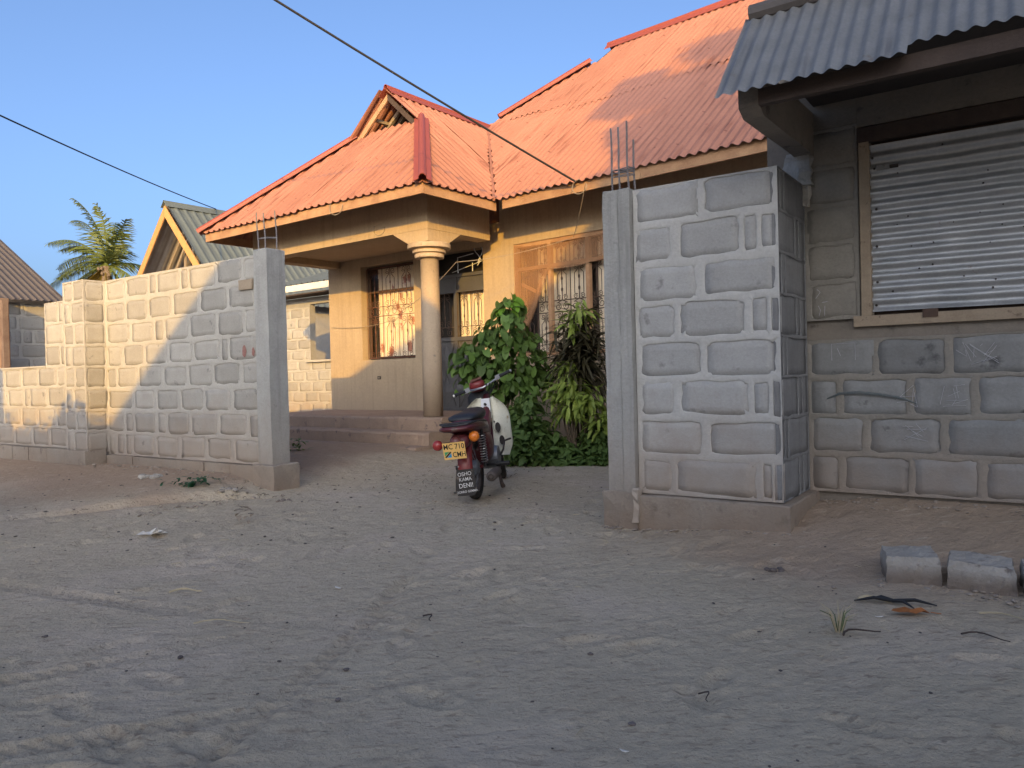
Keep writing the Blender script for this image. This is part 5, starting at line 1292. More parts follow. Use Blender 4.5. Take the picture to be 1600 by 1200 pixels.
for (x, y, z, r_, n_) in ((0.82, 9.0, 1.78, 0.13, 26), (0.72, 9.05, 1.62, 0.10, 14), (0.55, 8.95, 1.12, 0.11, 28), (0.62, 8.9, 0.92, 0.15, 44), (0.48, 8.95, 0.82, 0.12, 34), (0.66, 8.85, 0.72, 0.16, 44), (0.85, 8.85, 0.75, 0.18, 44), (0.95, 8.8, 0.52, 0.16, 40), (0.55, 8.95, 0.62, 0.10, 16)):
    x += 0.07 if z < 1.3 else 0.0
    for k in range(n_*2):
        v = V3((rg.gauss(0, 1), rg.gauss(0, 1), rg.gauss(0, 0.8))).normalized()
        if k >= n_:
            cx2.append(leaf_matrix(V3((x, y+0.03, z))+v*r_*rg.uniform(0.5, 1.25), math.atan2(v.y, v.x)+rg.uniform(-0.5, 0.5), rg.uniform(-1.1, 0.7), rg.uniform(-0.5, 0.5), rg.uniform(0.6, 1.05))); continue
        inst('leaf', rg.choice(LY), leaf_matrix(V3((x, y, z))+v*r_*rg.uniform(0.2, 1), math.atan2(v.y, v.x)+rg.uniform(-0.5, 0.5), rg.uniform(-1.1, 0.7), rg.uniform(-0.5, 0.5), rg.uniform(0.6, 1.05)), croton)
    b = MB(); b.tube([(0.72, 9.05, 0.0), (0.72+(x-0.72)*0.6, 9.03, z*0.5), (x, y, z)], [0.014, 0.010, 0.006], 5); b.build('stem', M['bark'], croton)
leaf_stuff(croton, 'foliage', LY[0], cx2, M['leaf_yellow'])
# fern
fern = thing('fern', (0.12, 9.25, 0.03), 'feathery pale fern fronds arching beside the shrub', 'fern')
for k in range(9):
    a = rg.uniform(-1.4, 0.9); L_ = rg.uniform(0.40, 0.58); b = MB(); base = V3((0.10+rg.uniform(-0.08, 0.1), 9.2, 0.48+rg.uniform(-0.1, 0.2)))
    dirv = V3((math.cos(a), math.sin(a)-0.1, 0)); side = V3((-dirv.y, dirv.x, 0))
    pts_ = [base+dirv*L_*f+Z*(0.30*math.sin(f*2.0)*L_*1.4-0.25*f*f*L_) for f in np.linspace(0, 1, 19)]
    b.tube(pts_, 0.003, 4)
    for i in range(2, 18):
        w_ = 0.085*math.sin(math.pi*(0.15+0.85*i/18))
        for sgn in (-1, 1):
            p = pts_[i]; t_ = dirv*0.012
            b.poly([p-t_, p+t_, p+side*sgn*w_+dirv*0.03-Z*0.015])
    b.build('frond', M['fern'], fern)
# low leafy ground cover along the wall
LG = leaf_mesh('leaf', 0.11, 0.034, M['leaf_ground'], 'oval', 0.5, 0.25, 4)
mats = []
for _ in range(2600):
    x = rg.uniform(-0.12, 1.15); y = rg.uniform(8.55, 9.45)-0.12*x
    top = 0.34+0.14*math.sin(x*7)+(0.30 if x < 0.25 else 0)+0.1*math.sin(x*17+y*9)
    top *= min(1, max(0.25, (y-8.45)/0.45))
    z = 0.03+top*rg.uniform(0, 1)**0.6
    mats.append(leaf_matrix(V3((x, y, z)), rg.uniform(0, 6.283), rg.uniform(-1.0, 0.6), rg.uniform(-0.6, 0.6), rg.uniform(0.55, 1.25)))
gc = leaf_stuff(None, 'ground_cover', LG, mats, M['leaf_ground'])
tag(gc, 'low broad-leaved ground cover along the foot of the house wall', 'ground cover', None, 'stuff')
# small weeds
def weed(c, n_, L_, label, mat, seed, name='weed', spread=0.15, flat=0.4, group=None):
    rg = random.Random(seed); th = thing(name, (c[0], c[1], ground_z(c[0], c[1])), label, 'weed', group)
    me = leaf_mesh('leaf', L_, L_*0.24, mat, 'oval', 0.5, 0.2, 4)
    for k in range(n_):
        p = V3((c[0]+rg.gauss(0, spread), c[1]+rg.gauss(0, spread*0.6), th.location.z+0.01+rg.uniform(0, flat*0.15)))
        inst('leaf', me, leaf_matrix(p, rg.uniform(0, 6.283), rg.uniform(-0.3, 0.7), 0, rg.uniform(0.6, 1.2)), th)
    return th
weed((-2.98, 7.12), 60, 0.075, 'flat dark green weed on the bare bank below the left fence', M['weed'], 1, spread=0.10)
weed((-2.75, 9.75), 34, 0.09, 'small green weed on the ground beside the left gate post and steps', M['leaf_ground'], 2, spread=0.06, flat=0.9)
weed((-2.06, 5.80), 14, 0.07, 'dry twiggy weed at the worn edge of the gate path', M['wood_pale'], 3, spread=0.03, flat=0.8)

# ------------------------------------------------------------------ palm and trees behind
palm = thing('palm_tree', (-20.0, 38, 0), 'coconut palm with ragged sunlit crown behind the left fence', 'palm')
pc = V3((-19.85, 38, 6.95)); b = MB()
b.tube([(-20.2, 38, -0.2), (-20.3, 38, 2.2), (-20.1, 38, 4.8), pc], [0.26, 0.2, 0.17, 0.2], 9); b.build('trunk', M['bark'], palm)
fr_ = [(172, 10, 3.6), (158, 34, 3.5), (145, 48, 3.6), (120, 62, 3.7), (100, 70, 3.6), (84, 66, 3.4), (70, 72, 3.0), (60, 50, 2.6), (40, 35, 2.5), (18, 18, 2.5), (-8, -8, 3.0), (200, -22, 2.8), (188, -6, 3.3), (215, -34, 2.4), (-30, -38, 2.2), (150, 22, 3.4), (130, 40, 3.0), (250, -50, 2.0), (285, -55, 2.0), (165, -14, 3.1)]
for i, (az, el, L_) in enumerate(fr_):
    # az is the bearing seen from the front: 0 right, 90 away/up, 180 left
    a = rad(az); e = rad(el); depth = rg.uniform(-0.5, 0.5)
    d0_ = V3((math.cos(a)*abs(math.cos(e))+0.0, depth*0.8, math.sin(e))).normalized()
    L_ *= 1.02; b = MB(); pts_ = []; p = pc.copy(); d = d0_.copy(); n = 16
    for k in range(n+1):
        pts_.append(p.copy()); p = p+d*(L_/n); d = (d+Z*(-0.055-0.012*k*0.4)+V3((-0.02, 0, 0))).normalized()
    b.tube(pts_, [0.035*(1-k/n)+0.006 for k in range(n+1)], 4)
    for k in range(2, n+1):
        dd = (pts_[k]-pts_[k-1]).normalized(); sd_ = dd.cross(Z)
        if sd_.length < 0.05: sd_ = V3((1, 0, 0))
        sd_.normalize()
        for sgn in (-1, 1):
            for sub in (0.0, 0.33, 0.66):
                q = pts_[k-1].lerp(pts_[k], sub)
                ll = 0.85*math.sin(math.pi*(0.14+0.78*k/n))+0.15
                tip = q+(sd_*sgn*0.72+dd*0.55-Z*rg.uniform(0.25, 0.75)).normalized()*ll*rg.uniform(0.8, 1.1)
                m_ = q.lerp(tip, 0.5)+Z*0.05
                b.poly([q-dd*0.025, q+dd*0.025, m_+dd*0.03, m_-dd*0.03]); b.poly([m_-dd*0.03, m_+dd*0.03, tip])
    b.build('frond', M['palm_old'] if i in (11, 13, 17, 18) else M['palm'], palm)
b = MB()
for k in range(7): b.lathe(pc+V3((rg.uniform(-0.45, 0.45), -0.25, rg.uniform(-0.6, -0.1))), Z, [(0.02, -0.10), (0.07, -0.06), (0.085, 0.0), (0.06, 0.06), (0.02, 0.10)], 8)
b.build('coconuts', M['bark'], palm)
def blob_tree(name, c, lumps, n, label, seed, leafL=0.22, mat='far_leaf', cat='tree', trunk=True):
    rg = random.Random(seed); th = thing(name, (c[0], c[1], 0), label, cat)
    me = leaf_mesh('leaf', leafL, leafL*0.36, M[mat], 'oval', 0.3, 0.2, 2)
    mats = [leaf_matrix(p, rg.uniform(0, 6.283), rg.uniform(-1, 0.8), rg.uniform(-0.7, 0.7), rg.uniform(0.6, 1.4)) for p, v in lump_points(rg, lumps, n)]
    leaf_stuff(th, 'crown', me, mats, M[mat])
    b = MB()
    for l in lumps[:5]: b.tube([(c[0], c[1], -0.2), (c[0]*0.6+l[0]*0.4, c[1], l[2]*0.55), l[:3]], [leafL*0.9, leafL*0.55, leafL*0.15], 6)
    b.build('trunk', M['bark'], th); return th
blob_tree('tree', (-21.5, 45), [(-22.6, 45, 4.6, 1.4, 1), (-21.0, 45, 4.4, 1.5, 1), (-19.5, 45, 4.5, 1.4, 1), (-24.5, 46, 4.9, 1.6, 1), (-18.0, 45, 4.2, 1.3, 1)], 2600, 'low bushy tree seen under the palm behind the fence', 3, 0.32)

# ------------------------------------------------------------------ houses behind on the left
gh = thing('unfinished_house', (-9.7, 22.1, 0), 'unfinished gabled house with orange timber verge and grey-green roof', 'house')
PK = V3((-9.754, 22.1, 6.237)); SG = 1.09
def gp(a, b_, z): return V3((PK.x, PK.y, 0))+UP*(a*1.3)+VP*(b_*1.3)+Z*(PK.z+(z-5.04)*1.3)
s, n = slopevec(UP, SG); kk = math.hypot(1, SG); HWG = 2.1
corrugated(gh, gp(-HWG, -0.05, 5.04-HWG*SG), VP, s, n, {'x': (0.0, 8.4), 'f': lambda y: (0, HWG*1.3*kk)}, 0.26, 0.018, M['green_roof'], 0.9, seed=81, prof='rib', sub=8, maxlen=9)
s, n = slopevec(-UP, SG)
corrugated(gh, gp(HWG, -0.05, 5.04-HWG*SG), VP, s, n, {'x': (0.0, 8.4), 'f': lambda y: (0, HWG*1.3*kk)}, 0.26, 0.018, M['sheet_under'], 0.9, seed=82, prof='rib', sub=8, maxlen=9)
ridge_cap(gh, gp(0, -0.1, 5.05), gp(0, 6.5, 5.05), 0, M['green_roof'], w=0.16, drop=0.15, rr=0.03)
for sg in (-1, 1):
    b = MB(); b.box(gp(sg*HWG, -0.08, 5.0-HWG*SG-0.02), (UP*(-sg*HWG)+Z*(HWG*SG))*1.3, VP*0.03, Z*-0.31); b.build('verge_board', M['wood_orange'], gh)
    b = MB(); b.box(gp(sg*HWG*0.98, 0.5, 4.86-HWG*SG), (UP*(-sg*HWG*0.98)+Z*(HWG*SG))*1.3, VP*0.05, Z*-0.1); b.build('rafter', M['wood_pale'], gh)
for a_, z1_ in ((-0.42, 4.25), (-0.05, 4.2), (0.3, 4.2)):
    b = MB(); b.box(gp(a_, 0.55, 3.0), UP*0.09, VP*0.05, Z*(z1_-3.0)*1.3); b.build('strut', M['wood_pale'], gh)
b = MB(); b.box(gp(0.78, 0.45, 3.35), UP*-1.3+Z*1.62, VP*0.05, Z*0.09); b.build('brace', M['wood_pale'], gh)
b = MB(); b.box(gp(-0.9, 0.6, 3.3), UP*1.04+Z*0.98, VP*0.05, Z*0.08); b.build('brace', M['wood_pale'], gh)
b = MB(); b.box(gp(-1.75, 0.3, 1.0), UP*4.55, VP*0.15, Z*2.5); b.box(gp(-1.75, 0.46, 1.0), UP*0.15, VP*7.0, Z*2.3); b.box(gp(1.6, 0.46, 1.0), UP*0.15, VP*7.0, Z*2.3); b.build('wall', M['core'], gh)
b = MB(); b.box(gp(-1.75, 3.0, 2.7), UP*4.5, VP*0.06, Z*0.1); b.box(gp(-0.5, 3.0, 3.0), UP*0.06, VP*0.05, Z*2.0); b.build('tie_beam', M['wood_pale'], gh)

ob = thing('outbuilding', (-4.4, 17.2, 0), 'sunlit block outbuilding with an empty window opening seen through the porch', 'outbuilding')
O3 = V3((-4.03, 17.0, 0))
def op(a, b_, z): return O3+UP*a+VP*b_+Z*z
b = MB(); wall_open(b, op(-1.1, 0.50, 0), UP, -VP, 3.6, 0, 3.02, 0.15, [(1.05, 2.37, 1.54, 2.86)]); b.build('wall_core', M['core'], ob)
def rows_hole(j):
    z = j*0.25
    xs = [-1.1, -0.62, -0.15, 0.32, 0.79, 1.26, 1.75, 2.24, 2.5] if j % 2 else [-1.1, -0.85, -0.38, 0.1, 0.56, 1.02, 1.5, 2.0, 2.5]
    cs = cells_from(xs)
    if 1.50 <= z+0.05 and z < 2.8:
        out = []
        for x0, x1 in cs:
            if x1 <= -0.05 or x0 >= 1.27: out.append((x0, x1))
            elif x0 < -0.05: out.append((x0, -0.05))
            elif x1 > 1.27: out.append((1.27, x1))
        cs = [c for c in out if c[1]-c[0] > 0.05]
    return cs
masonry(ob, op(0, 0.487, 0), UP, -VP, [rows_hole(j) for j in range(11)], 0.03, 0.2515, M['block'], M['mortar'], gap=(0.022, 0.036), zgap=(0.018, 0.03), rnd_=0.03, seed=83)
b = MB(); b.box(op(-0.12, 0.40, 1.49), UP*1.5, VP*0.24, Z*0.05); b.build('window_sill', M['mortar'], ob)
b = MB(); b.box(op(-1.1, 0.0, 3.12), UP*3.8, VP*0.025, Z*0.14); b.build('fascia_board', M['white_fascia'], ob)
b = MB(); b.box(op(-1.1, 0.027, 3.03), UP*3.8, VP*0.455, Z*0.03); b.build('eave_shade_board', M['wood_dark'], ob)  # dark board added to give the band of shade below the fascia
b = MB(); b.box(op(-0.1, 1.9, 0), UP*0.12, VP*0.5, Z*3.0); b.box(op(-0.9, 2.4, 0), UP*3.6, VP*0.1, Z*3.0); b.build('inner_wall', M['shop_plaster'], ob)  # darker plaster stands in for the shade inside the opening
s, n = slopevec(VP, 0.30)
corrugated(ob, op(-1.1, 0.0, 3.27), UP, s, n, {'x': (0.0, 3.7), 'f': lambda x: (0, 3.2)}, 0.20, 0.018, M['green_roof'], 0.9, seed=84, prof='rib', sub=8, maxlen=9)

dh = thing('dark_roofed_house', (-8.3, 14.2, 0), 'block house with a steep dark grey ribbed roof at the left edge', 'house')
DE = V3((-8.106, 14.0, 0))                 # far end of the eave, which runs along VP
def dp(a, b_, z): return DE+UP*a-VP*b_+Z*z
SD = 0.50; s, n = slopevec(UP, SD); kk = math.hypot(1, SD)
corrugated(dh, dp(0, 0, 2.59), -VP, s, n, {'x': (-0.02, 4.6), 'f': lambda x: (0, 3.4*kk)}, 0.115, 0.016, M['dark_roof'], 0.8, seed=85, prof='rib', sub=8, maxlen=9)
b = MB(); b.box(dp(-0.0, -0.03, 2.60), UP*3.4+Z*(3.4*SD), VP*0.03, Z*-0.05); b.build('verge_trim', M['dark_roof'], dh)
s, n = slopevec(-UP, SD)
corrugated(dh, dp(6.8, 0, 2.59), -VP, s, n, {'x': (0.0, 4.6), 'f': lambda x: (0, 3.4*kk)}, 0.30, 0.016, M['dark_roof'], 1.6, seed=86, sub=4, maxlen=9)
masonry(dh, dp(0.25, 0, 0), -VP, -UP, running_rows(-0.25, 3.2, 10, 87), 0.09, 0.248, M['block'], M['mortar'], gap=(0.02, 0.034), rnd_=0.03, seed=88)
b = MB(); b.box(dp(0.28, -0.25, 0), -VP*3.4, UP*0.14, Z*2.56); b.prism([dp(0.43, -0.24, 0), dp(6.6, -0.24, 0), dp(6.6, -0.24, 2.5), dp(3.4, -0.24, 4.1), dp(0.43, -0.24, 2.6)], -VP*0.12); b.build('wall_core', M['core'], dh)

# ------------------------------------------------------------------ cables and thin wires
def cable(name, pts, r, mat, label, sag=0.0, cat='cable'):
    P = [V3(p) for p in pts]; out = []
    for a, c in zip(P, P[1:]):
        for k in range(17):
            f = k/16; q = a.lerp(c, f)-Z*sag*4*f*(1-f); out.append(q)
    b = MB(); b.tube(out, r, 6); o = b.build(name, mat, None, loc=P[-1]); return tag(o, label, cat)
POLE = V3((-6.8, 5.0, 0))
cable('power_cable', [POLE+Z*7.15, mp_(-1.36, -0.03, 3.40)], 0.014, M['cable'], 'black power cable crossing the sky down to the eave of the main roof', 0.10)
cable('power_cable', [POLE+Z*4.62, (-8.83, 23.3, 6.32)], 0.014, M['cable'], 'black power cable in the left sky above the palm', 0.12)
cable('wire', [mp_(-1.5, -0.03, 3.37), mp_(-0.9, 0.5, 2.85), pp(0.2, 0.8, 2.55), pp(1.6, 1.2, 2.05), pp(3.0, WALLV-0.03, 2.02), pp(4.5, WALLV-0.03, 2.0), op(0.2, 0.4, 2.3)], 0.004, M['wire'], 'thin slack wire strung across the porch front', 0.05, 'wire')
def loop(name, c, a, r_, label, turns=0.62, start=3.0):
    b = MB(); b.tube([V3(c)+a*(r_*math.cos(start+turns*6.283*k/16))+Z*(r_*0.8*math.sin(start+turns*6.283*k/16)) for k in range(17)], 0.005, 5)
    o = b.build('wire', M['wire'], None, loc=c); return tag(o, label, 'wire')
loop('wire', pp(1.62, 0.02, 3.36), UP, 0.13, 'curled wire end hanging from the porch fascia board')
loop('wire', pp(1.50, BV-0.01, 3.14), UP, 0.11, 'curled wire end hanging on the porch beam')
loop('wire', mp_(-1.42, -0.05, 3.33), UM, 0.11, 'curled wire end hanging where the power cable meets the eave', 0.8)

# ------------------------------------------------------------------ litter on the ground
def gpos(x, y, dz=0.01): return V3((x, y, ground_z(x, y)+dz))
def stick(x, y, ang, L_, r_, mat, label, cat='twig', name='twig', bend=0.03):
    b = MB(); d = V3((math.cos(ang), math.sin(ang), 0)); sd_ = V3((-d.y, d.x, 0)); c = gpos(x, y)
    b.tube([c+d*(f-0.5)*L_+sd_*bend*math.sin(f*5)+Z*(0.004+0.006*math.sin(f*3)) for f in np.linspace(0, 1, 7)], [r_*(1-0.5*f) for f in np.linspace(0, 1, 7)], 5)
    o = b.build(name, mat, None, loc=c); return tag(o, label, cat)
stick(-1.74, 4.03, 0.15, 0.17, 0.006, M['straw'], 'pale straw lying on the dirt left of the centre')
stick(1.60, 3.43, -0.25, 0.13, 0.010, M['straw'], 'pale split stick lying in front of the first kerb stone', 'stick', 'stick')
stick(2.02, 3.14, -0.7, 0.22, 0.004, M['straw'], 'long thin dry stalk at the right edge below the kerb stones')
stick(1.36, 3.05, 0.35, 0.16, 0.005, M['wood_dark'], 'dark twig lying under the grass tuft')
stick(1.80, 2.95, -0.5, 0.16, 0.004, M['wood_dark'], 'reddish dark twig right of the grass tuft')
stick(0.62, 2.55, -0.9, 0.06, 0.003, M['wood_dark'], 'tiny dark twig on the bare dirt in the right foreground')
stick(-0.40, 3.45, -0.7, 0.08, 0.004, M['wood_dark'], 'short dark twig on the dirt near the centre')
stick(-1.35, 3.50, 0.05, 0.26, 0.003, M['straw'], 'long thin pale straw on the dirt left of centre, nearer the viewer')
b = MB(); rgl = random.Random(12)
for _ in range(150):
    x, y = rgl.uniform(-4.5, 2.2), rgl.uniform(2.0, 8.6); a0 = rgl.uniform(0, 6.28); L_ = rgl.uniform(0.015, 0.06); d = V3((math.cos(a0), math.sin(a0), 0))
    b.tube([gpos(x, y, 0.004), gpos(x, y, 0.006)+d*L_], 0.0013*(1 if y < 4.5 else 1.6), 3)
tag(b.build('straw_litter', M['straw'], None, kind='stuff'), 'fine pale bits of straw scattered over the dirt', 'litter')
b = MB(); c = gpos(1.66, 3.38)
for a0, L_ in ((2.85, 0.16), (-0.35, 0.17), (2.4, 0.10), (-1.1, 0.10)):
    d = V3((math.cos(a0), math.sin(a0), 0)); b.tube([c+Z*0.012, c+d*L_*0.5+Z*0.022, c+d*L_+Z*0.004], [0.009, 0.008, 0.003], 5)
tag(b.build('torn_strap', M['black_plastic'], None, loc=c), 'twisted black strap lying above the brown leaf', 'strap')
b = MB(); c = gpos(1.655, 3.235, 0.012); ol = [(0.09, 0.0), (0.06, 0.016), (0.035, 0.034), (0.0, 0.030), (-0.03, 0.040), (-0.055, 0.02), (-0.075, 0.004), (-0.05, -0.014), (-0.02, -0.032), (0.015, -0.022), (0.05, -0.024)]
cc = b.av(c+Z*0.018); ids = [b.av(c+V3((x, y*1.2, 0.022*abs(math.sin(i*1.7))))) for i, (x, y) in enumerate(ol)]
for i in range(len(ids)): b.face((cc, ids[i], ids[(i+1) % len(ids)]))
b.tube([c+V3((0.09, 0, 0.005)), c+V3((0.13, -0.01, 0.0))], 0.002, 4)
tag(b.build('dry_leaf', M['brown_leaf'], None, loc=c), 'curled orange-brown dead leaf on the dirt', 'leaf')
def small_leaf(x, y, ang, L_, mat, label, name='dry_leaf', cat='leaf'):
    b = MB(); c = gpos(x, y, 0.008); d = V3((math.cos(ang), math.sin(ang), 0)); sd_ = V3((-d.y, d.x, 0))
    pts_ = [(-0.5, 0), (-0.2, 0.13), (0.2, 0.12), (0.5, 0), (0.2, -0.10), (-0.2, -0.12)]
    b.prism([c+d*x_*L_+sd_*y_*L_+Z*(0.01*abs(x_)) for x_, y_ in pts_], Z*0.002); return tag(b.build(name, mat, None, loc=c), label, cat)
small_leaf(-0.93, 3.98, -0.8, 0.06, M['paper'], 'small pale scrap of leaf on the dirt in the middle')
small_leaf(1.52, 3.22, -0.1, 0.035, M['paper'], 'tiny white scrap left of the brown leaf', 'paper_scrap', 'scrap')
small_leaf(0.30, 2.22, -0.6, 0.03, M['paper'], 'tiny pale scrap low in the centre foreground', 'paper_scrap', 'scrap')
b = MB(); c = gpos(-2.60, 5.46); rgp = random.Random(8)
for k in range(6):
    a0 = rgp.uniform(0, 6.28); d = V3((math.cos(a0), math.sin(a0)*0.6, 0)); p = c+d*0.05
    b.poly([p-d*0.05, p+V3((d.y, -d.x, 0))*0.05+Z*rgp.uniform(0.01, 0.05), p+d*0.07+Z*rgp.uniform(0, 0.03), p-V3((d.y, -d.x, 0))*0.04+Z*rgp.uniform(0, 0.03)])
tag(b.build('crumpled_paper', M['paper'], None, loc=c), 'crumpled white paper on the dirt left of the gate path', 'paper')
# grass tuft
tuft = thing('grass_tuft', gpos(1.30, 3.10, 0), 'small dry grass tuft growing from bare dirt in the right foreground', 'grass')
for k in range(22):
    b = MB(); a0 = rgp.uniform(0, 6.28); L_ = rgp.uniform(0.06, 0.15); d = V3((math.cos(a0), math.sin(a0), 0)); p = gpos(1.30, 3.10, 0)+d*0.012
    b.tube([p, p+d*L_*0.2+Z*L_*0.6, p+d*L_*0.55+Z*L_*0.75], [0.0028, 0.002, 0.0006], 4); b.build('blade', M['straw'] if k % 3 else M['fern'], tuft)
b = MB(); rgd = random.Random(19)
for _ in range(130):
    f = rgd.choice((0.02, 0.06, 0.12, 0.3, 0.34, 0.62, 0.9))+rgd.gauss(0, 0.05); tt = 4.52+0.75*(f*1.9)+rgd.gauss(0, 0.14); dd = 0.25+f*1.9+rgd.gauss(0, 0.12)
    if rgd.random() < 0.6: tt, dd = rgd.uniform(2.6, 4.6), rgd.uniform(-2.6, -0.4)
    P = fp(tt, dd); a0 = rgd.uniform(0, 6.28); L_ = rgd.uniform(0.015, 0.07); d = V3((math.cos(a0), math.sin(a0), 0)); p = gpos(P.x, P.y, 0.012)
    b.tube([p, p+d*L_*0.5+Z*rgd.uniform(0.0, 0.02), p+d*L_], [0.003, 0.0024, 0.0012], 4)
tag(b.build('twig_litter', M['bark'], None, kind='stuff'), 'dark broken twigs and dry leaf bits along the worn edge of the gate path', 'litter')
# loose stones and clods
st_groups = 'loose dark stones scattered on the dirt'
sm = []
for v_ in range(4):
    rgs = random.Random(v_); b = MB(); n_ = 8
    b.lathe((0, 0, 0), Z, [(0.3, -0.5), (0.8, -0.25), (1.0, 0.05), (0.75, 0.4), (0.3, 0.55)], n_)
    me = mesh_of('stone', [p+V3((rgs.uniform(-0.2, 0.2), rgs.uniform(-0.2, 0.2), rgs.uniform(-0.12, 0.12))) for p in b.v], b.f, M['stone'], False); sm.append(me)
rgs = random.Random(77)
known = [(-1.37, 3.10, 'dark stone left of centre in the foreground, under the tyre tracks'), (-0.66, 2.92, 'dark stone on the dirt in the middle foreground'), (-0.63, 2.65, 'lowest dark stone in the middle foreground'),
         (-2.1, 3.4, 'leftmost dark stone on the dirt in the left foreground'), (0.28, 2.98, 'dark stone right of centre on bare dirt'), (0.35, 2.40, 'small dark stone low in the right foreground')]
for i, (x, y, lab) in enumerate(known):
    s_ = 0.012
    o = bpy.data.objects.new('stone', sm[i % 4]); col.objects.link(o); o.location = gpos(x, y, s_*0.3)
    o.scale = (s_*rgs.uniform(0.9, 1.5), s_, s_*0.8); o.rotation_euler = (0, 0, rgs.uniform(0, 6)); tag(o, lab, 'stone', st_groups)
mats = []
for _ in range(420):
    x, y = rgs.uniform(-5.0, 2.4), rgs.uniform(1.9, 8.5); s_ = rgs.uniform(0.0025, 0.007)*(1 if y < 5 else 1.8)
    mats.append(Matrix.Translation(gpos(x, y, s_*0.2)) @ Matrix.Rotation(rgs.uniform(0, 6), 4, 'Z') @ Matrix.Diagonal((s_*rgs.uniform(0.8, 1.8), s_, s_*0.7, 1)))
tag(leaf_stuff(None, 'pebbles', sm[1], mats, M['stone']), 'fine dark pebbles and crumbs scattered over the dirt', 'pebbles', None, 'stuff')
for (x, y, s_, lab) in ((-3.55, 7.62, 0.09, 'pale lump of rubble against the plinth of the left fence'), (-2.62, 7.05, 0.06, 'pale broken rubble left of the gate post base'), (0.66, 5.22, 0.035, 'crumbled pale mortar at the foot of the right gate post'), (-2.0, 6.75, 0.05, 'flat grey rubble at the right of the gate post base'), (1.34, 4.02, 0.035, 'dark clod of rubble in front of the gate pier plinth')):
    b = MB(); rgq = random.Random(int(x*100)); c = gpos(x, y, 0)
    for k in range(7):
        q = c+V3((rgq.uniform(-1, 1)*s_*1.6, rgq.uniform(-1, 1)*s_, 0)); r_ = s_*rgq.uniform(0.25, 0.6)
        b.lathe(q, V3((rgq.uniform(-0.4, 0.4), rgq.uniform(-0.4, 0.4), 1)), [(r_*0.8, -r_*0.3), (r_, 0.1*r_), (r_*0.7, r_*0.5), (r_*0.2, r_*0.62)], 6)
    tag(b.build('rubble', M['kerb'] if 'pale' in lab or 'grey' in lab else M['stone'], None, loc=c), lab, 'rubble')

rgc = random.Random(55); mats = []
def crumbs(n_, f, smin=0.004, smax=0.016):
    for _ in range(n_):
        x, y = f(); s_ = smin+(smax-smin)*rgc.random()**2.5
        mats.append(Matrix.Translation(gpos(x, y, s_*0.25)) @ Matrix.Rotation(rgc.uniform(0, 6), 4, 'Z') @ Matrix.Rotation(rgc.uniform(-0.4, 0.4), 4, 'X') @ Matrix.Diagonal((s_*rgc.uniform(0.8, 1.7), s_, s_*0.75, 1)))
def along(a, c, sp_): 
    def f():
        q = rgc.random(); return (a[0]+(c[0]-a[0])*q+rgc.gauss(0, sp_), a[1]+(c[1]-a[1])*q+rgc.gauss(0, sp_))
    return f
crumbs(170, along((1.72, 3.72), (2.5, 3.22), 0.07))
crumbs(130, along((0.60, 5.28), (1.68, 4.55), 0.05))
crumbs(160, along((2.05, 5.05), (3.2, 4.25), 0.09))
crumbs(170, along((-2.35, 7.25), (-5.0, 9.0), 0.08), 0.005, 0.022)
crumbs(80, along((-2.3, 7.1), (-3.2, 6.2), 0.10), 0.005, 0.02)
crumbs(80, along((-0.9, 6.4), (0.1, 6.3), 0.25), 0.003, 0.012)
M['crumb'] = pmat('cement_crumb', (0.36, 0.30, 0.24), (0.24, 0.195, 0.155), 20, 0.95)
tag(leaf_stuff(None, 'rubble_crumbs', sm[2], mats, M['crumb']), 'crumbs of broken cement and clods lying along the foot of walls and kerb stones', 'rubble', None, 'stuff')

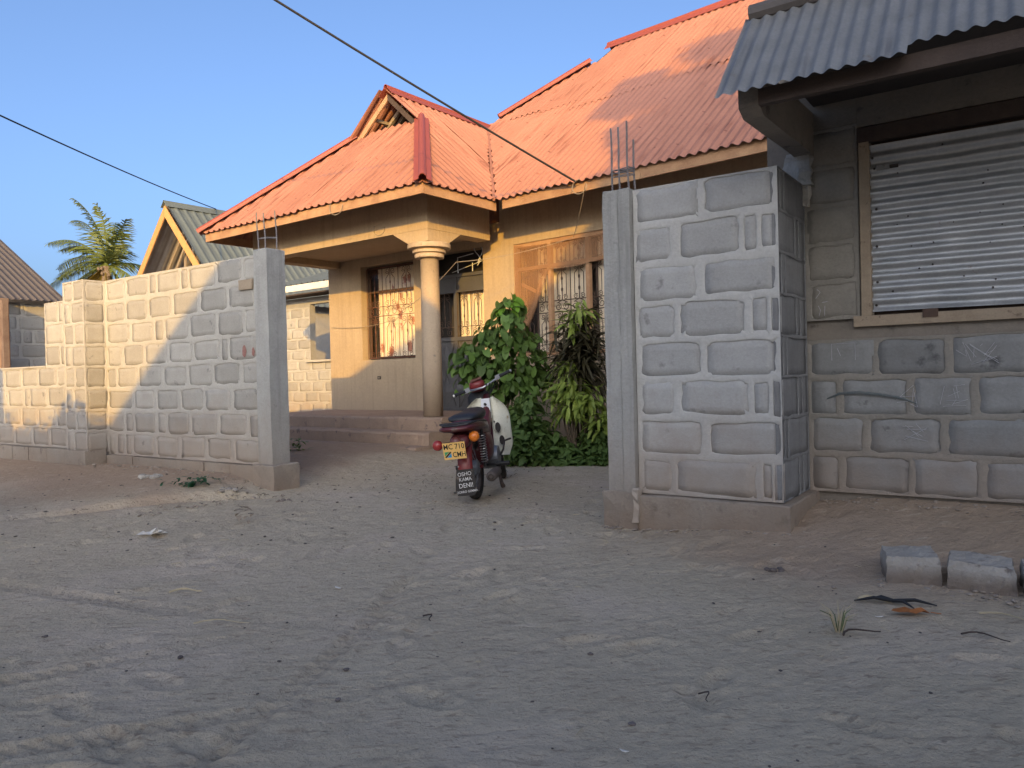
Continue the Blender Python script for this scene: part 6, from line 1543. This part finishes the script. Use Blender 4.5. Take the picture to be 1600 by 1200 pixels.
# ------------------------------------------------------------------ what stands across the road, behind the viewer, and casts the evening shade
sh1 = thing('shade_house', (-1.6, -9, 0), 'gabled house across the road behind the viewer that shades the fence', 'house')
b = MB(); b.prism([V3((x, -8, z)) for x, z in ((-4.75, 0), (1.6, 0), (1.6, 4.2), (-1.5, 6.25), (-2.95, 5.65), (-4.75, 4.25))], V3((0, -3, 0))); b.build('wall', M['plaster_old'], sh1)
sh2 = thing('shade_house', (2.6, -13, 0), 'taller gabled house behind the viewer that shades the shop', 'house')
b = MB(); b.prism([V3((x, -11.6, z)) for x, z in ((-0.85, 0), (9, 0), (9, 5.6), (3.4, 8.6), (1.25, 7.65), (0.33, 6.95), (-0.85, 5.6))], V3((0, -4, 0))); b.build('wall', M['plaster_old'], sh2)
rgt = random.Random(41); tl = []
for k in range(46):
    a0 = rgt.uniform(0, 6.283); q = rgt.uniform(0.15, 1.0)**0.5
    tl.append((3.55+2.25*q*math.cos(a0), -9.5+rgt.uniform(-0.8, 0.8), 8.55+1.95*q*math.sin(a0), rgt.uniform(0.28, 0.62)*(1.15-0.4*q), 1))
for x_, z_, r_ in ((1.35, 7.15, 0.30), (1.75, 7.5, 0.34), (2.1, 7.2, 0.3), (1.5, 7.75, 0.2), (2.6, 7.1, 0.5), (3.4, 7.0, 0.6), (4.4, 7.2, 0.7), (1.0, 6.95, 0.18)): tl.append((x_, -9.5, z_, r_, 1))
blob_tree('shade_tree', (3.4, -9.5), tl, 12000, 'tall leafy tree behind the viewer that dapples the red roof with shade', 5, 0.24)
blob_tree('shade_bush', (-6.4, 2.4), [(-5.3, 2.4, 1.85, 0.50, 1), (-6.1, 2.4, 1.7, 0.50, 1), (-6.9, 2.4, 1.9, 0.5, 1), (-7.6, 2.4, 1.8, 0.6, 1), (-5.0, 2.4, 1.6, 0.45, 1)], 3000, 'row of bushes along the road left of the viewer', 6, 0.14, cat='bush')
b = MB(); b.box((-8.2, 1.8, -0.2), (3.6, 0, 0), (0, 0.15, 0), (0, 0, 2.30)); tag(b.build('road_wall', M['core'], None, loc=(-6.4, 1.9, 0)), 'low block wall along the road left of the viewer', 'wall')
pole = thing('utility_pole', POLE, 'wooden utility pole left of the view carrying the power cables', 'pole')
b = MB(); b.tube([POLE-Z*0.3, POLE+Z*7.2], [0.075, 0.055], 10); b.build('shaft', M['bark'], pole)
b = MB(); b.box(POLE+V3((-0.5, -0.05, 6.75)), (1.0, 0, 0), (0, 0.08, 0), (0, 0, 0.1)); b.build('crossarm', M['bark'], pole)
